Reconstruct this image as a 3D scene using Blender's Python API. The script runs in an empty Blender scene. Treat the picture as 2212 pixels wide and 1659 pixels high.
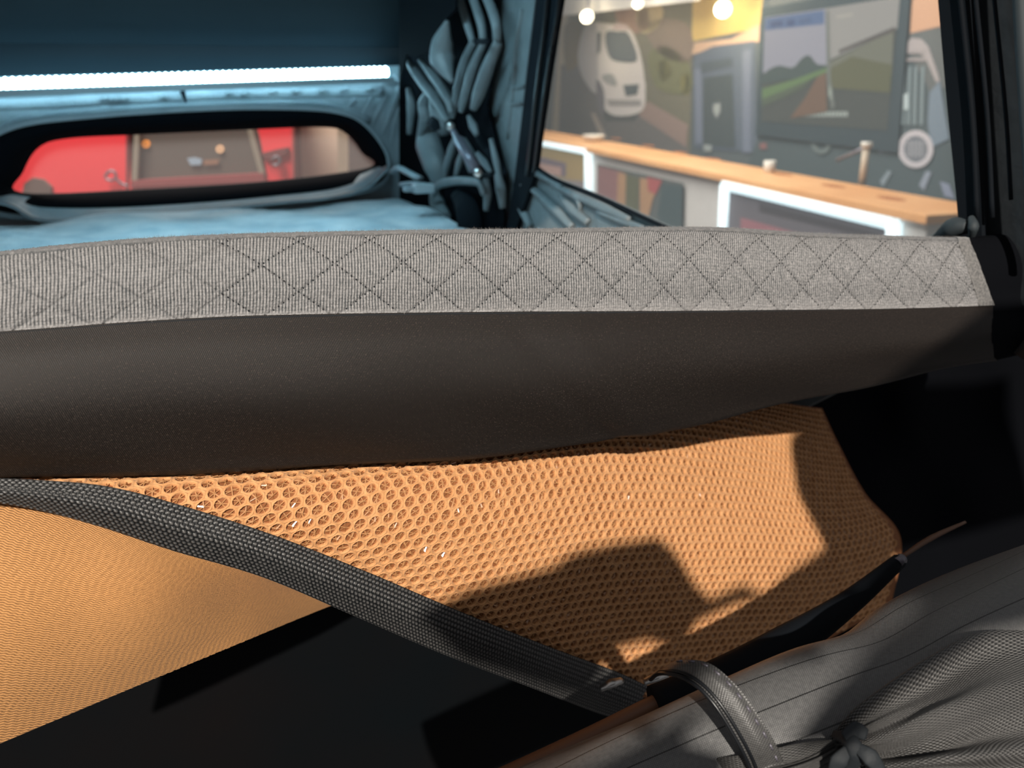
import bpy, bmesh, math, random
import numpy as np
from mathutils import Vector, Matrix
from mathutils.bvhtree import BVHTree

random.seed(4)
rng = np.random.default_rng(7)
sc = bpy.context.scene
col = sc.collection

# ------------------------------------------------------------------ camera
F_PX = 1900.0
CAMZ = 1.75
PITCH = math.atan(680.0 / F_PX)
CP, SP = math.cos(PITCH), math.sin(PITCH)
CAM = np.array([0.0, 0.0, CAMZ])
cam_d = bpy.data.cameras.new('camera')
cam = bpy.data.objects.new('camera', cam_d)
col.objects.link(cam)
cam.location = CAM
cam.rotation_euler = (math.pi / 2 - PITCH, 0, 0)
cam_d.sensor_width = 36.0
cam_d.lens = 36.0 * F_PX / 2212.0
cam_d.clip_start = 0.01
cam_d.dof.use_dof = True
cam_d.dof.focus_distance = 0.56
cam_d.dof.aperture_fstop = 8.2
sc.camera = cam

# ------------------------------------------------------------------ world, lights, exposure
sc.view_settings.view_transform = 'Standard'
sc.view_settings.look = 'None'
sc.view_settings.exposure = 0.0
sc.view_settings.gamma = 1.0
sc.view_settings.use_curve_mapping = False
w = bpy.data.worlds.new('hall_air'); sc.world = w
w.use_nodes = True
bg = w.node_tree.nodes['Background']
bg.inputs[0].default_value = (0.95, 0.94, 0.96, 1)
bg.inputs[1].default_value = 0.23

SPOT = np.array([0.35, -4.9, CAMZ + 3.4])
sp = bpy.data.lights.new('hall_spotlight', 'SPOT')
sp.energy = 2600
sp.color = (1.0, 0.92, 0.82)
sp.shadow_soft_size = 0.045
sp.spot_size = math.radians(24)
sp.spot_blend = 0.3
spo = bpy.data.objects.new('hall_spotlight', sp); col.objects.link(spo)
spo.location = SPOT
spo.rotation_euler = Vector((0.15 - SPOT[0], 0.6 - SPOT[1], CAMZ - 0.3 - SPOT[2])).to_track_quat('-Z', 'Y').to_euler()

def area_light(name, loc, target, sx, sy, e, c):
    l = bpy.data.lights.new(name, 'AREA'); l.shape = 'RECTANGLE'
    l.size = sx; l.size_y = sy; l.energy = e; l.color = c
    o = bpy.data.objects.new(name, l); col.objects.link(o)
    o.location = loc
    o.rotation_euler = (Vector(target) - Vector(loc)).to_track_quat('-Z', 'Y').to_euler()
    return o
area_light('hall_ceiling_light', (-0.2, 6.0, 4.6), (2.6, 7.0, 1.4), 2.5, 2.5, 330, (1, 0.95, 0.88))
area_light('hall_ceiling_light', (-2.2, 2.9, 4.4), (-1.6, 4.4, 1.3), 1.6, 1.6, 330, (1, 0.95, 0.9))

area_light('bed_fill_light', (-0.45, 1.32, CAMZ + 0.36), (-0.42, 1.50, CAMZ - 0.3), 0.5, 0.05, 5.5, (0.45, 0.82, 1.0))  # added lamp that brightens the bed, no fixture modelled

# ------------------------------------------------------------------ maths helpers
def ray(px, py):
    a = (px - 1106.0) / F_PX; b = (py - 829.5) / F_PX
    return np.array([a, CP - b * SP, -SP - b * CP])
def on(px, py, P0, n):
    d = ray(px, py)
    t = float(np.dot(np.asarray(P0) - CAM, n) / np.dot(d, n))
    return CAM + t * d
ANG = math.radians(25)
E1 = np.array([math.cos(ANG), math.sin(ANG), 0.0])          # along the tent front, left to right
EIN = np.array([-math.sin(ANG), math.cos(ANG), 0.0])        # into the tent
UP = np.array([0, 0, 1.0])
FP0 = np.array([-0.262, 0.45, CAMZ])
def FP(px, py, k=0.0):
    return on(px, py, FP0 + EIN * k, EIN)
BC = np.array([-0.262, 2.2, CAMZ])                          # back right corner of the tent
def BW(px, py, k=0.0):                                      # back wall; k > 0 comes toward the bed
    return on(px, py, BC - EIN * k, EIN)
WDIR = np.array([0.463, -0.886, 0.0]); WDIR /= np.linalg.norm(WDIR)
E1W = np.array([-WDIR[1], WDIR[0], 0.0])                    # outward normal of the right wall
def SW(px, py, k=0.0):                                      # right wall; k > 0 comes into the tent
    return on(px, py, BC - E1W * k, E1W)
def ZP(px, py, z):
    return on(px, py, np.array([0, 0, z]), UP)
def tent(wd, k, z):                                          # tent coordinates from the back right corner
    return BC * np.array([1, 1, 0]) + E1 * wd - EIN * k + UP * z

def cr_weights(x, n):
    x = np.clip(x, 0, n - 1 - 1e-9); i = np.floor(x).astype(int); t = x - i
    wts = np.stack([-.5*t + t*t - .5*t**3, 1 - 2.5*t*t + 1.5*t**3, .5*t + 2*t*t - 1.5*t**3, -.5*t*t + .5*t**3], -1)
    return i, wts
def pad(a):
    return np.concatenate([2*a[:1] - a[1:2], a, 2*a[-1:] - a[-2:-1]], 0)
def cr_path(pts, n):
    p = np.asarray(pts, float); m = len(p); pp = pad(p)
    i, wts = cr_weights(np.linspace(0, m - 1, n), m)
    return sum(pp[i + k] * wts[:, k:k+1] for k in range(4))
class Surf:
    """Catmull-Rom surface through a grid of control points; u, v in metres-like [0,1] after arc re-parametrisation."""
    def __init__(s, ctrl):
        c = np.asarray(ctrl, float)
        s.nc, s.nr = c.shape[:2]
        c = pad(c); c = np.swapaxes(pad(np.swapaxes(c, 0, 1)), 0, 1); s.c = c
        g = s.raw(*np.meshgrid(np.linspace(0, 1, 200), np.linspace(0, 1, 60), indexing='ij'))
        du = np.linalg.norm(np.diff(g, axis=0), axis=2).mean(1); dv = np.linalg.norm(np.diff(g, axis=1), axis=2).mean(0)
        s.lu = np.concatenate([[0], np.cumsum(du)]); s.lv = np.concatenate([[0], np.cumsum(dv)])
        s.Lu, s.Lv = s.lu[-1], s.lv[-1]
    def raw(s, u, v):
        i, wu = cr_weights(np.asarray(u) * (s.nc - 1), s.nc); j, wv = cr_weights(np.asarray(v) * (s.nr - 1), s.nr)
        out = 0
        for a in range(4):
            for b in range(4):
                out = out + s.c[i + a, j + b] * (wu[..., a] * wv[..., b])[..., None]
        return out
    def at(s, a, b):                                          # a, b in metres along the sheet
        u = np.interp(a, s.lu, np.linspace(0, 1, 200)); v = np.interp(b, s.lv, np.linspace(0, 1, 60))
        return s.raw(u, v)
    def table(s):
        g = s.raw(*np.meshgrid(np.linspace(0, 1, 160), np.linspace(0, 1, 48), indexing='ij'))
        d = np.linalg.norm(np.diff(g, axis=1), axis=2)
        s.T = np.concatenate([np.zeros((160, 1)), np.cumsum(d, 1)], 1); s.arc = True
    def col_len(s, a):
        u = np.interp(a, s.lu, np.linspace(0, 1, 200)) * 159; i = np.clip(np.floor(u).astype(int), 0, 158); f = u - i
        return s.T[i, -1] * (1 - f) + s.T[i + 1, -1] * f
    def arc_at(s, a, b):
        sh = np.broadcast(a, b).shape; a = np.broadcast_to(a, sh).ravel(); b = np.broadcast_to(b, sh).ravel()
        u = np.interp(a, s.lu, np.linspace(0, 1, 200)); ui = u * 159; i = np.clip(np.floor(ui).astype(int), 0, 158); f = (ui - i)[:, None]
        v = np.empty(len(a))
        for q in range(0, len(a), 20000):
            e = slice(q, q + 20000); Tq = s.T[i[e]] * (1 - f[e]) + s.T[i[e] + 1] * f[e]
            k = np.clip((Tq < b[e, None]).sum(1) - 1, 0, 46); r = np.arange(len(k))
            v[e] = (k + np.clip((b[e] - Tq[r, k]) / (Tq[r, k + 1] - Tq[r, k] + 1e-9), 0, 1)) / 47
        return s.raw(u, v).reshape(sh + (3,))
    def frame(s, a, b):
        e = 1e-3
        at = s.arc_at if getattr(s, 'arc', False) else s.at
        p = at(a, b)
        ta = at(a + e, b) - at(a - e, b); tb = at(a, b + e) - at(a, b - e)
        n = np.cross(ta, tb); n /= np.linalg.norm(n, axis=-1, keepdims=True) + 1e-12
        f = getattr(s, 'side', 0) or np.sign(np.sum(n * (CAM - p), -1, keepdims=True)).mean()
        return p, n * (1 if f >= 0 else -1)

# ------------------------------------------------------------------ object helpers
def props(o, label=None, cat=None, group=None, kind=None):
    if label: o['label'] = label
    if cat: o['category'] = cat
    if group: o['group'] = group
    if kind: o['kind'] = kind
    return o
def link(name, me, m, parent=None, smooth=True, **kw):
    if m is not None and not me.materials: me.materials.append(m)
    if smooth: me.polygons.foreach_set('use_smooth', [True] * len(me.polygons))
    o = bpy.data.objects.new(name, me); col.objects.link(o)
    if parent is not None:
        o.parent = parent
        if parent.type == 'EMPTY' or True:
            o.matrix_parent_inverse = parent.matrix_basis.inverted()
    return props(o, **kw)
def empty(name, loc, label=None, cat=None, group=None, kind=None):
    o = bpy.data.objects.new(name, None); col.objects.link(o)
    o.location = Vector(loc); o.empty_display_size = 0.05
    return props(o, label, cat, group, kind)
def mesh_np(name, V, Fq, uv=None):
    V = np.asarray(V, float).reshape(-1, 3); Fq = np.asarray(Fq, int); k = Fq.shape[1]
    me = bpy.data.meshes.new(name)
    me.vertices.add(len(V)); me.vertices.foreach_set('co', V.ravel())
    me.loops.add(Fq.size); me.loops.foreach_set('vertex_index', Fq.ravel())
    me.polygons.add(len(Fq)); me.polygons.foreach_set('loop_start', np.arange(0, Fq.size, k)); me.polygons.foreach_set('loop_total', np.full(len(Fq), k))
    if uv is not None:
        l = me.uv_layers.new(name='UVMap'); l.data.foreach_set('uv', np.asarray(uv, float)[Fq.ravel()].ravel())
    me.update(calc_edges=True); me.validate()
    return me
def grid_faces(nu, nv, closed_v=False):
    i = np.arange(nu - 1)[:, None]; j = np.arange(nv if closed_v else nv - 1)[None, :]
    j2 = (j + 1) % nv
    return np.stack([i*nv + j, (i+1)*nv + j, (i+1)*nv + j2, i*nv + j2], -1).reshape(-1, 4)
def grid_mesh(name, G, uv=None, thick=0.0, N=None):
    nu, nv = G.shape[:2]
    Fq = grid_faces(nu, nv)
    V = G.reshape(-1, 3)
    U = None if uv is None else uv.reshape(-1, 2)
    if thick and N is not None:
        n = nu * nv
        V2 = (G - N * thick).reshape(-1, 3)
        ids = np.arange(n).reshape(nu, nv)
        ring = np.concatenate([ids[:, 0], ids[-1, 1:], ids[-2::-1, -1], ids[0, -2:0:-1]])
        r2 = np.roll(ring, -1)
        side = np.stack([ring, r2, r2 + n, ring + n], -1)
        Fq = np.concatenate([Fq, Fq[:, ::-1] + n, side]); V = np.concatenate([V, V2])
        if U is not None: U = np.concatenate([U, U])
    return mesh_np(name, V, Fq, U)
def tube_arrays(path, rad, seg=10, flat=1.0, nrm=None, caps=True):
    P = np.asarray(path, float); n = len(P)
    r = np.broadcast_to(np.asarray(rad, float), (n,)) if np.ndim(rad) == 0 else np.interp(np.linspace(0, 1, n), np.linspace(0, 1, len(rad)), rad)
    T = np.gradient(P, axis=0); T /= np.linalg.norm(T, axis=1, keepdims=True) + 1e-12
    ref = np.array(nrm if nrm is not None else (0.13, -0.3, 0.94), float)
    B = np.cross(T, ref); B /= np.linalg.norm(B, axis=1, keepdims=True) + 1e-12
    Nn = np.cross(B, T)
    a = np.linspace(0, 2*np.pi, seg, endpoint=False)
    G = P[:, None] + r[:, None, None] * (np.cos(a)[None, :, None] * B[:, None] + flat * np.sin(a)[None, :, None] * Nn[:, None])
    V = G.reshape(-1, 3); Fq = grid_faces(n, seg, True)
    if caps:
        c0, c1 = len(V), len(V) + 1
        V = np.concatenate([V, P[:1], P[-1:]])
        j = np.arange(seg); j2 = (j + 1) % seg
        Fq = np.concatenate([Fq, np.stack([np.full(seg, c0), j, j2, j2], -1), np.stack([np.full(seg, c1), (n-1)*seg + j2, (n-1)*seg + j, (n-1)*seg + j], -1)])
    return V, Fq
def polys_mesh(name, parts):
    bm_v, bm_f, off = [], [], 0
    for V, Fq in parts:
        bm_v.append(V); bm_f += [[int(q) + off for q in dict.fromkeys(f.tolist())] for f in Fq]; off += len(V)
    me = bpy.data.meshes.new(name); me.from_pydata(np.concatenate(bm_v).tolist(), [], bm_f); me.update()
    return me
def tube(name, pts, rad, m, parent=None, n=None, seg=10, flat=1.0, nrm=None, **kw):
    path = cr_path(pts, n or max(2, 6 * (len(pts) - 1) + 1)) if len(pts) > 2 else np.asarray(pts, float)
    V, Fq = tube_arrays(path, rad, seg, flat, nrm)
    return link(name, polys_mesh(name, [(V, Fq)]), m, parent, **kw)
def box_me(name, lo, hi, bevel=0.0):
    bm = bmesh.new(); bmesh.ops.create_cube(bm, size=1)
    for v in bm.verts:
        v.co = Vector([(lo[i] + hi[i]) / 2 + v.co[i] * (hi[i] - lo[i]) for i in range(3)])
    if bevel: bmesh.ops.bevel(bm, geom=bm.edges[:], offset=bevel, segments=2, affect='EDGES', profile=0.6)
    me = bpy.data.meshes.new(name); bm.to_mesh(me); bm.free(); return me
def box_axes(name, c, ax, half, m, parent=None, bevel=0.004, **kw):
    me = box_me(name, [-h for h in half], half, bevel)
    M = Matrix.Identity(4)
    for i in range(3):
        for j in range(3): M[j][i] = ax[i][j]
        M[i][3] = c[i]
    me.transform(M)
    return link(name, me, m, parent, smooth=False, **kw)
def plate(name, outer, m, n, thick, parent=None, holes=(), bevel=0.0, **kw):
    """Flat plate from outline points (3-D, on one plane), extruded by thick against n."""
    bm = bmesh.new(); edges = []
    for loop in [outer] + list(holes):
        vs = [bm.verts.new(Vector(p)) for p in loop]
        edges += [bm.edges.new((vs[i], vs[(i + 1) % len(vs)])) for i in range(len(vs))]
    bmesh.ops.triangle_fill(bm, edges=edges, use_beauty=True, use_dissolve=False, normal=Vector(n))
    r = bmesh.ops.extrude_face_region(bm, geom=bm.faces[:])
    vs = [e for e in r['geom'] if isinstance(e, bmesh.types.BMVert)]
    bmesh.ops.translate(bm, vec=Vector(n) * thick, verts=vs)
    bmesh.ops.recalc_face_normals(bm, faces=bm.faces[:])
    me = bpy.data.meshes.new(name); bm.to_mesh(me); bm.free()
    return link(name, me, m, parent, smooth=False, **kw)
def closed_path(pts, n):
    p = np.asarray(pts, float); m = len(p)
    x = np.linspace(0, m, n, endpoint=False); i = np.floor(x).astype(int); t = (x - i)[:, None]
    g = lambda k: p[(i + k) % m]
    return g(0)*(1 - 2.5*t*t + 1.5*t**3) + g(-1)*(-.5*t + t*t - .5*t**3) + g(1)*(.5*t + 2*t*t - 1.5*t**3) + g(2)*(-.5*t*t + .5*t**3)

# ------------------------------------------------------------------ materials
def lin(c):
    return tuple(((x / 255) / 12.92 if x / 255 <= 0.04045 else ((x / 255 + 0.055) / 1.055) ** 2.4) for x in c) + (1,)
def mat(name, c, rough=0.7, metal=0.0, noise=None, bump=None, spec=0.5, sheen=0.0, emit=None, coat=0.0):
    """c linear rgb; noise=(scale, c2, [coord]) mixes a second colour; bump=(scale, strength, dist)."""
    m = bpy.data.materials.new(name); m.use_nodes = True
    nt = m.node_tree; b = nt.nodes['Principled BSDF']
    c = tuple(c)[:3] + (1,)
    b.inputs['Base Color'].default_value = c
    b.inputs['Roughness'].default_value = rough; b.inputs['Metallic'].default_value = metal
    b.inputs['Specular IOR Level'].default_value = spec
    b.inputs['Sheen Weight'].default_value = sheen; b.inputs['Coat Weight'].default_value = coat
    tc = nt.nodes.new('ShaderNodeTexCoord')
    if noise:
        nz = nt.nodes.new('ShaderNodeTexNoise'); nz.inputs['Scale'].default_value = noise[0]; nz.inputs['Detail'].default_value = 5
        nt.links.new(tc.outputs['Object'], nz.inputs['Vector'])
        rp = nt.nodes.new('ShaderNodeValToRGB'); rp.color_ramp.elements[0].position = 0.35; rp.color_ramp.elements[1].position = 0.66
        rp.color_ramp.elements[0].color = c; rp.color_ramp.elements[1].color = tuple(noise[1])[:3] + (1,)
        nt.links.new(nz.outputs['Fac'], rp.inputs[0]); nt.links.new(rp.outputs[0], b.inputs['Base Color'])
    if bump:
        nz = nt.nodes.new('ShaderNodeTexNoise'); nz.inputs['Scale'].default_value = bump[0]; nz.inputs['Detail'].default_value = 4
        nt.links.new(tc.outputs['Object'], nz.inputs['Vector'])
        bp = nt.nodes.new('ShaderNodeBump'); bp.inputs['Strength'].default_value = bump[1]; bp.inputs['Distance'].default_value = bump[2]
        nt.links.new(nz.outputs['Fac'], bp.inputs['Height']); nt.links.new(bp.outputs[0], b.inputs['Normal'])
    if emit:
        b.inputs['Emission Color'].default_value = tuple(emit[0]) + (1,); b.inputs['Emission Strength'].default_value = emit[1]
    return m
def weave(name, c1, c2, pitch_u, pitch_v, rough, bump=0.4, dist=0.0004, twill=0.0, spec=0.5, sharp=1.0, rip=None, c3=None, sheen=0.0, sparkle=0.0):
    """Woven cloth from UV in metres: thread crowns c2 on ground c1, optional ripstop lines every rip metres."""
    m = bpy.data.materials.new(name); m.use_nodes = True
    nt = m.node_tree; N = nt.nodes; L = nt.links; b = N['Principled BSDF']
    def mth(op, a, bb=None, c=None):
        n = N.new('ShaderNodeMath'); n.operation = op
        for i, x in enumerate((a, bb, c)):
            if x is None: continue
            if isinstance(x, (int, float)): n.inputs[i].default_value = x
            else: L.new(x, n.inputs[i])
        return n.outputs[0]
    uvn = N.new('ShaderNodeUVMap'); sx = N.new('ShaderNodeSeparateXYZ'); L.new(uvn.outputs[0], sx.inputs[0])
    u, v = sx.outputs[0], sx.outputs[1]
    ui = mth('MULTIPLY', u, 2 * math.pi / pitch_u); vi = mth('MULTIPLY', v, 2 * math.pi / pitch_v)
    if twill: ui = mth('ADD', ui, mth('MULTIPLY', vi, twill))
    s = mth('MULTIPLY', mth('SINE', ui), mth('SINE', vi))
    h = mth('POWER', mth('MULTIPLY_ADD', s, 0.5, 0.5), sharp)
    nz = N.new('ShaderNodeTexNoise'); nz.inputs['Scale'].default_value = 420; nz.inputs['Detail'].default_value = 2
    L.new(uvn.outputs[0], nz.inputs['Vector'])
    hh = mth('MULTIPLY', h, mth('MULTIPLY_ADD', nz.outputs['Fac'], 1.2, 0.4))
    if sparkle:
        n2 = N.new('ShaderNodeTexNoise'); n2.inputs['Scale'].default_value = 900; n2.inputs['Detail'].default_value = 1; L.new(uvn.outputs[0], n2.inputs['Vector'])
        hh = mth('ADD', hh, mth('MULTIPLY', mth('GREATER_THAN', n2.outputs['Fac'], 0.66), sparkle))  # glints put into colour and bump as scattered light specks
    mx = N.new('ShaderNodeMix'); mx.data_type = 'RGBA'
    mx.inputs['A'].default_value = tuple(c1)[:3] + (1,); mx.inputs['B'].default_value = tuple(c2)[:3] + (1,)
    L.new(hh, mx.inputs['Factor']); out = mx.outputs['Result']
    if rip:
        fr = mth('FRACT', mth('MULTIPLY', v, 1 / rip)); ln = mth('LESS_THAN', fr, 0.035)
        m2 = N.new('ShaderNodeMix'); m2.data_type = 'RGBA'; L.new(ln, m2.inputs['Factor']); L.new(out, m2.inputs['A']); m2.inputs['B'].default_value = tuple(c3)[:3] + (1,)
        out = m2.outputs['Result']; hh = mth('SUBTRACT', hh, mth('MULTIPLY', ln, 1.5))
    L.new(out, b.inputs['Base Color'])
    bp = N.new('ShaderNodeBump'); bp.inputs['Strength'].default_value = bump; bp.inputs['Distance'].default_value = dist
    L.new(hh, bp.inputs['Height']); L.new(bp.outputs[0], b.inputs['Normal'])
    b.inputs['Roughness'].default_value = rough; b.inputs['Specular IOR Level'].default_value = spec; b.inputs['Sheen Weight'].default_value = sheen
    return m
def pane_mat(name, tint, haze, hazecol):
    m = bpy.data.materials.new(name); m.use_nodes = True
    nt = m.node_tree; N = nt.nodes; L = nt.links; N.remove(N['Principled BSDF']); out = N['Material Output']
    t = N.new('ShaderNodeBsdfTransparent'); t.inputs[0].default_value = tint + (1,)
    d = N.new('ShaderNodeBsdfTranslucent'); d.inputs[0].default_value = hazecol + (1,)
    g = N.new('ShaderNodeBsdfGlossy'); g.inputs['Roughness'].default_value = 0.12
    m1 = N.new('ShaderNodeMixShader'); m1.inputs[0].default_value = haze; L.new(t.outputs[0], m1.inputs[1]); L.new(d.outputs[0], m1.inputs[2])
    m2 = N.new('ShaderNodeMixShader'); m2.inputs[0].default_value = 0.0; L.new(m1.outputs[0], m2.inputs[1]); L.new(g.outputs[0], m2.inputs[2])
    L.new(m2.outputs[0], out.inputs[0])
    return m
def emission(name, c, s):
    m = bpy.data.materials.new(name); m.use_nodes = True
    nt = m.node_tree; b = nt.nodes['Principled BSDF']
    b.inputs['Base Color'].default_value = (0.6, 0.6, 0.6, 1)
    b.inputs['Emission Color'].default_value = tuple(c) + (1,); b.inputs['Emission Strength'].default_value = s
    return m

def mat_attr(name, lo, hi, attr, rough, noise_scale, namp, bump, sheen=0.0, spec=0.3):
    m = mat(name, hi, rough, bump=bump, sheen=sheen, spec=spec)
    nt = m.node_tree; N = nt.nodes; L = nt.links
    at = N.new('ShaderNodeAttribute'); at.attribute_name = attr
    tc = N.new('ShaderNodeTexCoord'); nz = N.new('ShaderNodeTexNoise'); nz.inputs['Scale'].default_value = noise_scale; L.new(tc.outputs['Object'], nz.inputs['Vector'])
    k = N.new('ShaderNodeMath'); k.operation = 'MULTIPLY_ADD'; L.new(nz.outputs['Fac'], k.inputs[0]); k.inputs[1].default_value = namp; k.inputs[2].default_value = -namp / 2
    ad = N.new('ShaderNodeMath'); ad.operation = 'ADD'; ad.use_clamp = True; L.new(k.outputs[0], ad.inputs[0]); L.new(at.outputs['Fac'], ad.inputs[1])
    mx = N.new('ShaderNodeMix'); mx.data_type = 'RGBA'; mx.inputs['A'].default_value = tuple(lo) + (1,); mx.inputs['B'].default_value = tuple(hi) + (1,)
    L.new(ad.outputs[0], mx.inputs['Factor']); L.new(mx.outputs['Result'], N['Principled BSDF'].inputs['Base Color'])
    return m
def set_attr(me, name, vals, pad_n=1):
    v = np.asarray(vals, float).ravel()
    if len(me.vertices) > len(v): v = np.concatenate([v, np.zeros(len(me.vertices) - len(v))])
    a = me.attributes.new(name, 'FLOAT', 'POINT'); a.data.foreach_set('value', v)
    return me
M = {}
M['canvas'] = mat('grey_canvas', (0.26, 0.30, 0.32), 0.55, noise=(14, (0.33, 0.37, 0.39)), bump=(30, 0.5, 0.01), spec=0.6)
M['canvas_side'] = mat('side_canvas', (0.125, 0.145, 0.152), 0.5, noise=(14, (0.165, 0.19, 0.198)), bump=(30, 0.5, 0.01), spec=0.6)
M['canvas_mid'] = mat('slate_canvas', (0.03, 0.04, 0.046), 0.7)
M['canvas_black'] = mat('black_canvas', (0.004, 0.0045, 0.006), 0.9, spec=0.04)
M['canvas_dark'] = mat('dark_canvas', (0.012, 0.016, 0.02), 0.7, bump=(40, 0.4, 0.006))
M['ceiling'] = mat('dark_headliner', (0.0058, 0.0088, 0.0112), 0.9, noise=(3, (0.0068, 0.0104, 0.013)), spec=0.1)
M['black'] = mat('black_trim', (0.006, 0.008, 0.011), 0.8, bump=(60, 0.2, 0.003), spec=0.12)
M['black_gloss'] = mat('black_plastic', (0.008, 0.009, 0.011), 0.3)
M['strut'] = mat('strut_grey', (0.16, 0.15, 0.18), 0.35, metal=0.3)
M['steel'] = mat('steel', (0.55, 0.54, 0.52), 0.3, metal=1.0)
M['fleece'] = mat('blue_grey_fleece', (0.50, 0.62, 0.68), 0.95, noise=(13, (0.84, 0.88, 0.90)), bump=(22, 0.6, 0.02), sheen=0.3)
M['led'] = emission('led_light', (0.40, 0.80, 1.0), 30.0)
M['channel'] = mat('led_channel', (0.35, 0.42, 0.45), 0.4, metal=0.3)
M['corduroy'] = mat_attr('grey_corduroy', (0.028, 0.037, 0.042), (0.40, 0.388, 0.385), 'wale', 0.95, 420, 0.6, (900, 0.5, 0.0015), 0.12, 0.15)  # groove shade put into the colour: ridges light, grooves dark
M['hem'] = mat('grey_hem', (0.10, 0.10, 0.10), 0.9, noise=(500, (0.24, 0.23, 0.22)), bump=(900, 0.6, 0.001), sheen=0.3)
M['fibre'] = mat('grey_pile', (0.27, 0.255, 0.245), 0.9, sheen=0.3)
M['thread'] = mat('dark_thread', (0.025, 0.027, 0.03), 0.9, spec=0.1)
M['nylon'] = weave('black_nylon', (0.004, 0.0035, 0.0033), (0.042, 0.031, 0.025), 0.0011, 0.0011, 0.5, 0.45, 0.0003, twill=0.5, spec=0.32, sharp=2.2, sparkle=1.3)
M['knit'] = mat('tan_knit', (0.62, 0.30, 0.115), 0.75, noise=(160, (0.69, 0.355, 0.15)), bump=(700, 0.35, 0.0015), sheen=0.15)
M['knit_back'] = mat('tan_knit_backing', (0.26, 0.095, 0.03), 0.8)
M['filament'] = mat('tan_filament', (0.52, 0.26, 0.11), 0.18, spec=1.0)
M['ribbed'] = mat_attr('tan_ribbed_knit', (0.045, 0.016, 0.005), (0.74, 0.37, 0.135), 'rib', 0.7, 500, 0.35, (900, 0.3, 0.001), 0.1)  # shade between ribs put into the colour as dark valleys
M['webbing'] = mat_attr('charcoal_webbing', (0.003, 0.004, 0.005), (0.135, 0.13, 0.125), 'knot', 0.42, 500, 0.5, (900, 0.2, 0.0008), 0.0, 0.6)
M['ripstop'] = weave('ripstop', (0.038, 0.039, 0.041), (0.185, 0.184, 0.182), 0.0012, 0.0012, 0.45, 0.4, 0.0003, spec=0.6, rip=0.02, c3=(0.008, 0.008, 0.008))
M['net'] = weave('netting', (0.003, 0.0035, 0.004), (0.21, 0.205, 0.198), 0.0036, 0.0036, 0.5, 0.8, 0.0012, sharp=1.5, spec=0.6)
M['brown'] = mat('brown_rod', (0.17, 0.08, 0.042), 0.5)
M['body_dark'] = mat('dark_paint', (0.0035, 0.0055, 0.007), 0.6, noise=(2.5, (0.0065, 0.0055, 0.0058)), spec=0.08)
M['hall_floor'] = mat('hall_carpet', (0.10, 0.10, 0.105), 0.95, noise=(60, (0.14, 0.14, 0.145)))
M['pane'] = pane_mat('clear_vinyl', (0.94, 0.96, 0.96), 0.19, (0.80, 0.86, 0.88))
M['pane_rear'] = pane_mat('clear_vinyl_rear', (0.9, 0.88, 0.86), 0.06, (0.8, 0.8, 0.8))
def flatc(name, rgb, rough=0.6, **kw):
    if name not in M: M[name] = mat(name, lin(rgb), rough, **kw)
    return M[name]

# ================================================================== SETTING
ZB = CAMZ - 0.290                                            # sleeping surface
HF = link('floor', box_me('floor', (-7, -6, -0.1), (9, 14, 0.0)), M['hall_floor'], smooth=False, kind='structure')

# ceiling board, rising from the back edge toward the entrance
def ceil_pt(wd, k, dz=0.0):
    return tent(wd, k, CAMZ + 0.035 + 0.50 * k + dz)
nc = np.cross(ceil_pt(1, 0) - ceil_pt(0, 0), ceil_pt(0, 1) - ceil_pt(0, 0)); nc /= np.linalg.norm(nc)
if nc[2] < 0: nc = -nc
plate('ceiling', [ceil_pt(-1.75, -0.05), ceil_pt(0.0, -0.05), ceil_pt(0.0, 1.62), ceil_pt(-1.75, 1.62)], M['ceiling'], nc, 0.05, kind='structure')

# back wall with the oval opening
BN = -EIN
hole = closed_path([BW(x, y) for x, y in [(-70, 440), (-62, 350), (40, 282), (200, 258), (400, 243), (560, 238), (715, 246), (785, 280), (832, 352), (790, 400), (500, 425), (100, 450)]], 60)
wall_back = plate('wall_back', [tent(-1.75, 0, ZB - 0.04), tent(0.0, 0, ZB - 0.04), tent(0.0, 0, CAMZ + 0.03), tent(-1.75, 0, CAMZ + 0.03)],
                  M['canvas'], -BN, 0.012, holes=[hole], kind='structure')
# wrinkled ruffle of canvas under the ceiling edge, radiating folds at the right of the opening
def back_fold(pts, wpx, k=0.0, m='canvas', name='canvas_fold', flat=0.45):
    P = [BW(x, y, k) for x, y in pts]
    r = [q * 2.1 / F_PX / 2 for q in (wpx if isinstance(wpx, (list, tuple)) else [wpx])]
    return tube(name, P, r if len(r) > 1 else r[0], M[m], wall_back, seg=8, flat=flat, nrm=BN)
for pts, wd in [
    ([(-60, 228), (100, 222), (300, 212), (500, 204), (700, 200), (830, 198)], 22),
    ([(-60, 205), (120, 200), (390, 190), (620, 183), (860, 180)], 14),
    ([(30, 262), (130, 246), (330, 232), (520, 224), (700, 226), (800, 262)], 16),
    ([(-40, 300), (20, 268), (60, 252), (110, 243)], [10, 18, 8]),
    ([(855, 160), (863, 185), (856, 215), (838, 262), (826, 290)], [10, 16, 16, 6]),
    ([(806, 205), (790, 235), (778, 262)], [12, 10, 4]),
    ([(836, 205), (818, 240), (800, 280)], [12, 12, 4]),
    ([(862, 230), (852, 270), (846, 310)], [8, 12, 5]),
    ([(770, 212), (752, 232), (742, 246)], [12, 9, 4]),
    ]:
    back_fold(pts, wd)
for x0, y0 in [(225, 213), (247, 213), (268, 213), (355, 208), (497, 201), (530, 201), (590, 198), (640, 197), (700, 195), (745, 193), (800, 192)]:
    back_fold([(x0 - 9, y0 + 2), (x0, y0), (x0 + 9, y0 - 2)], [5, 11, 5], 0.012, name='canvas_pucker', flat=0.8)
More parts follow.
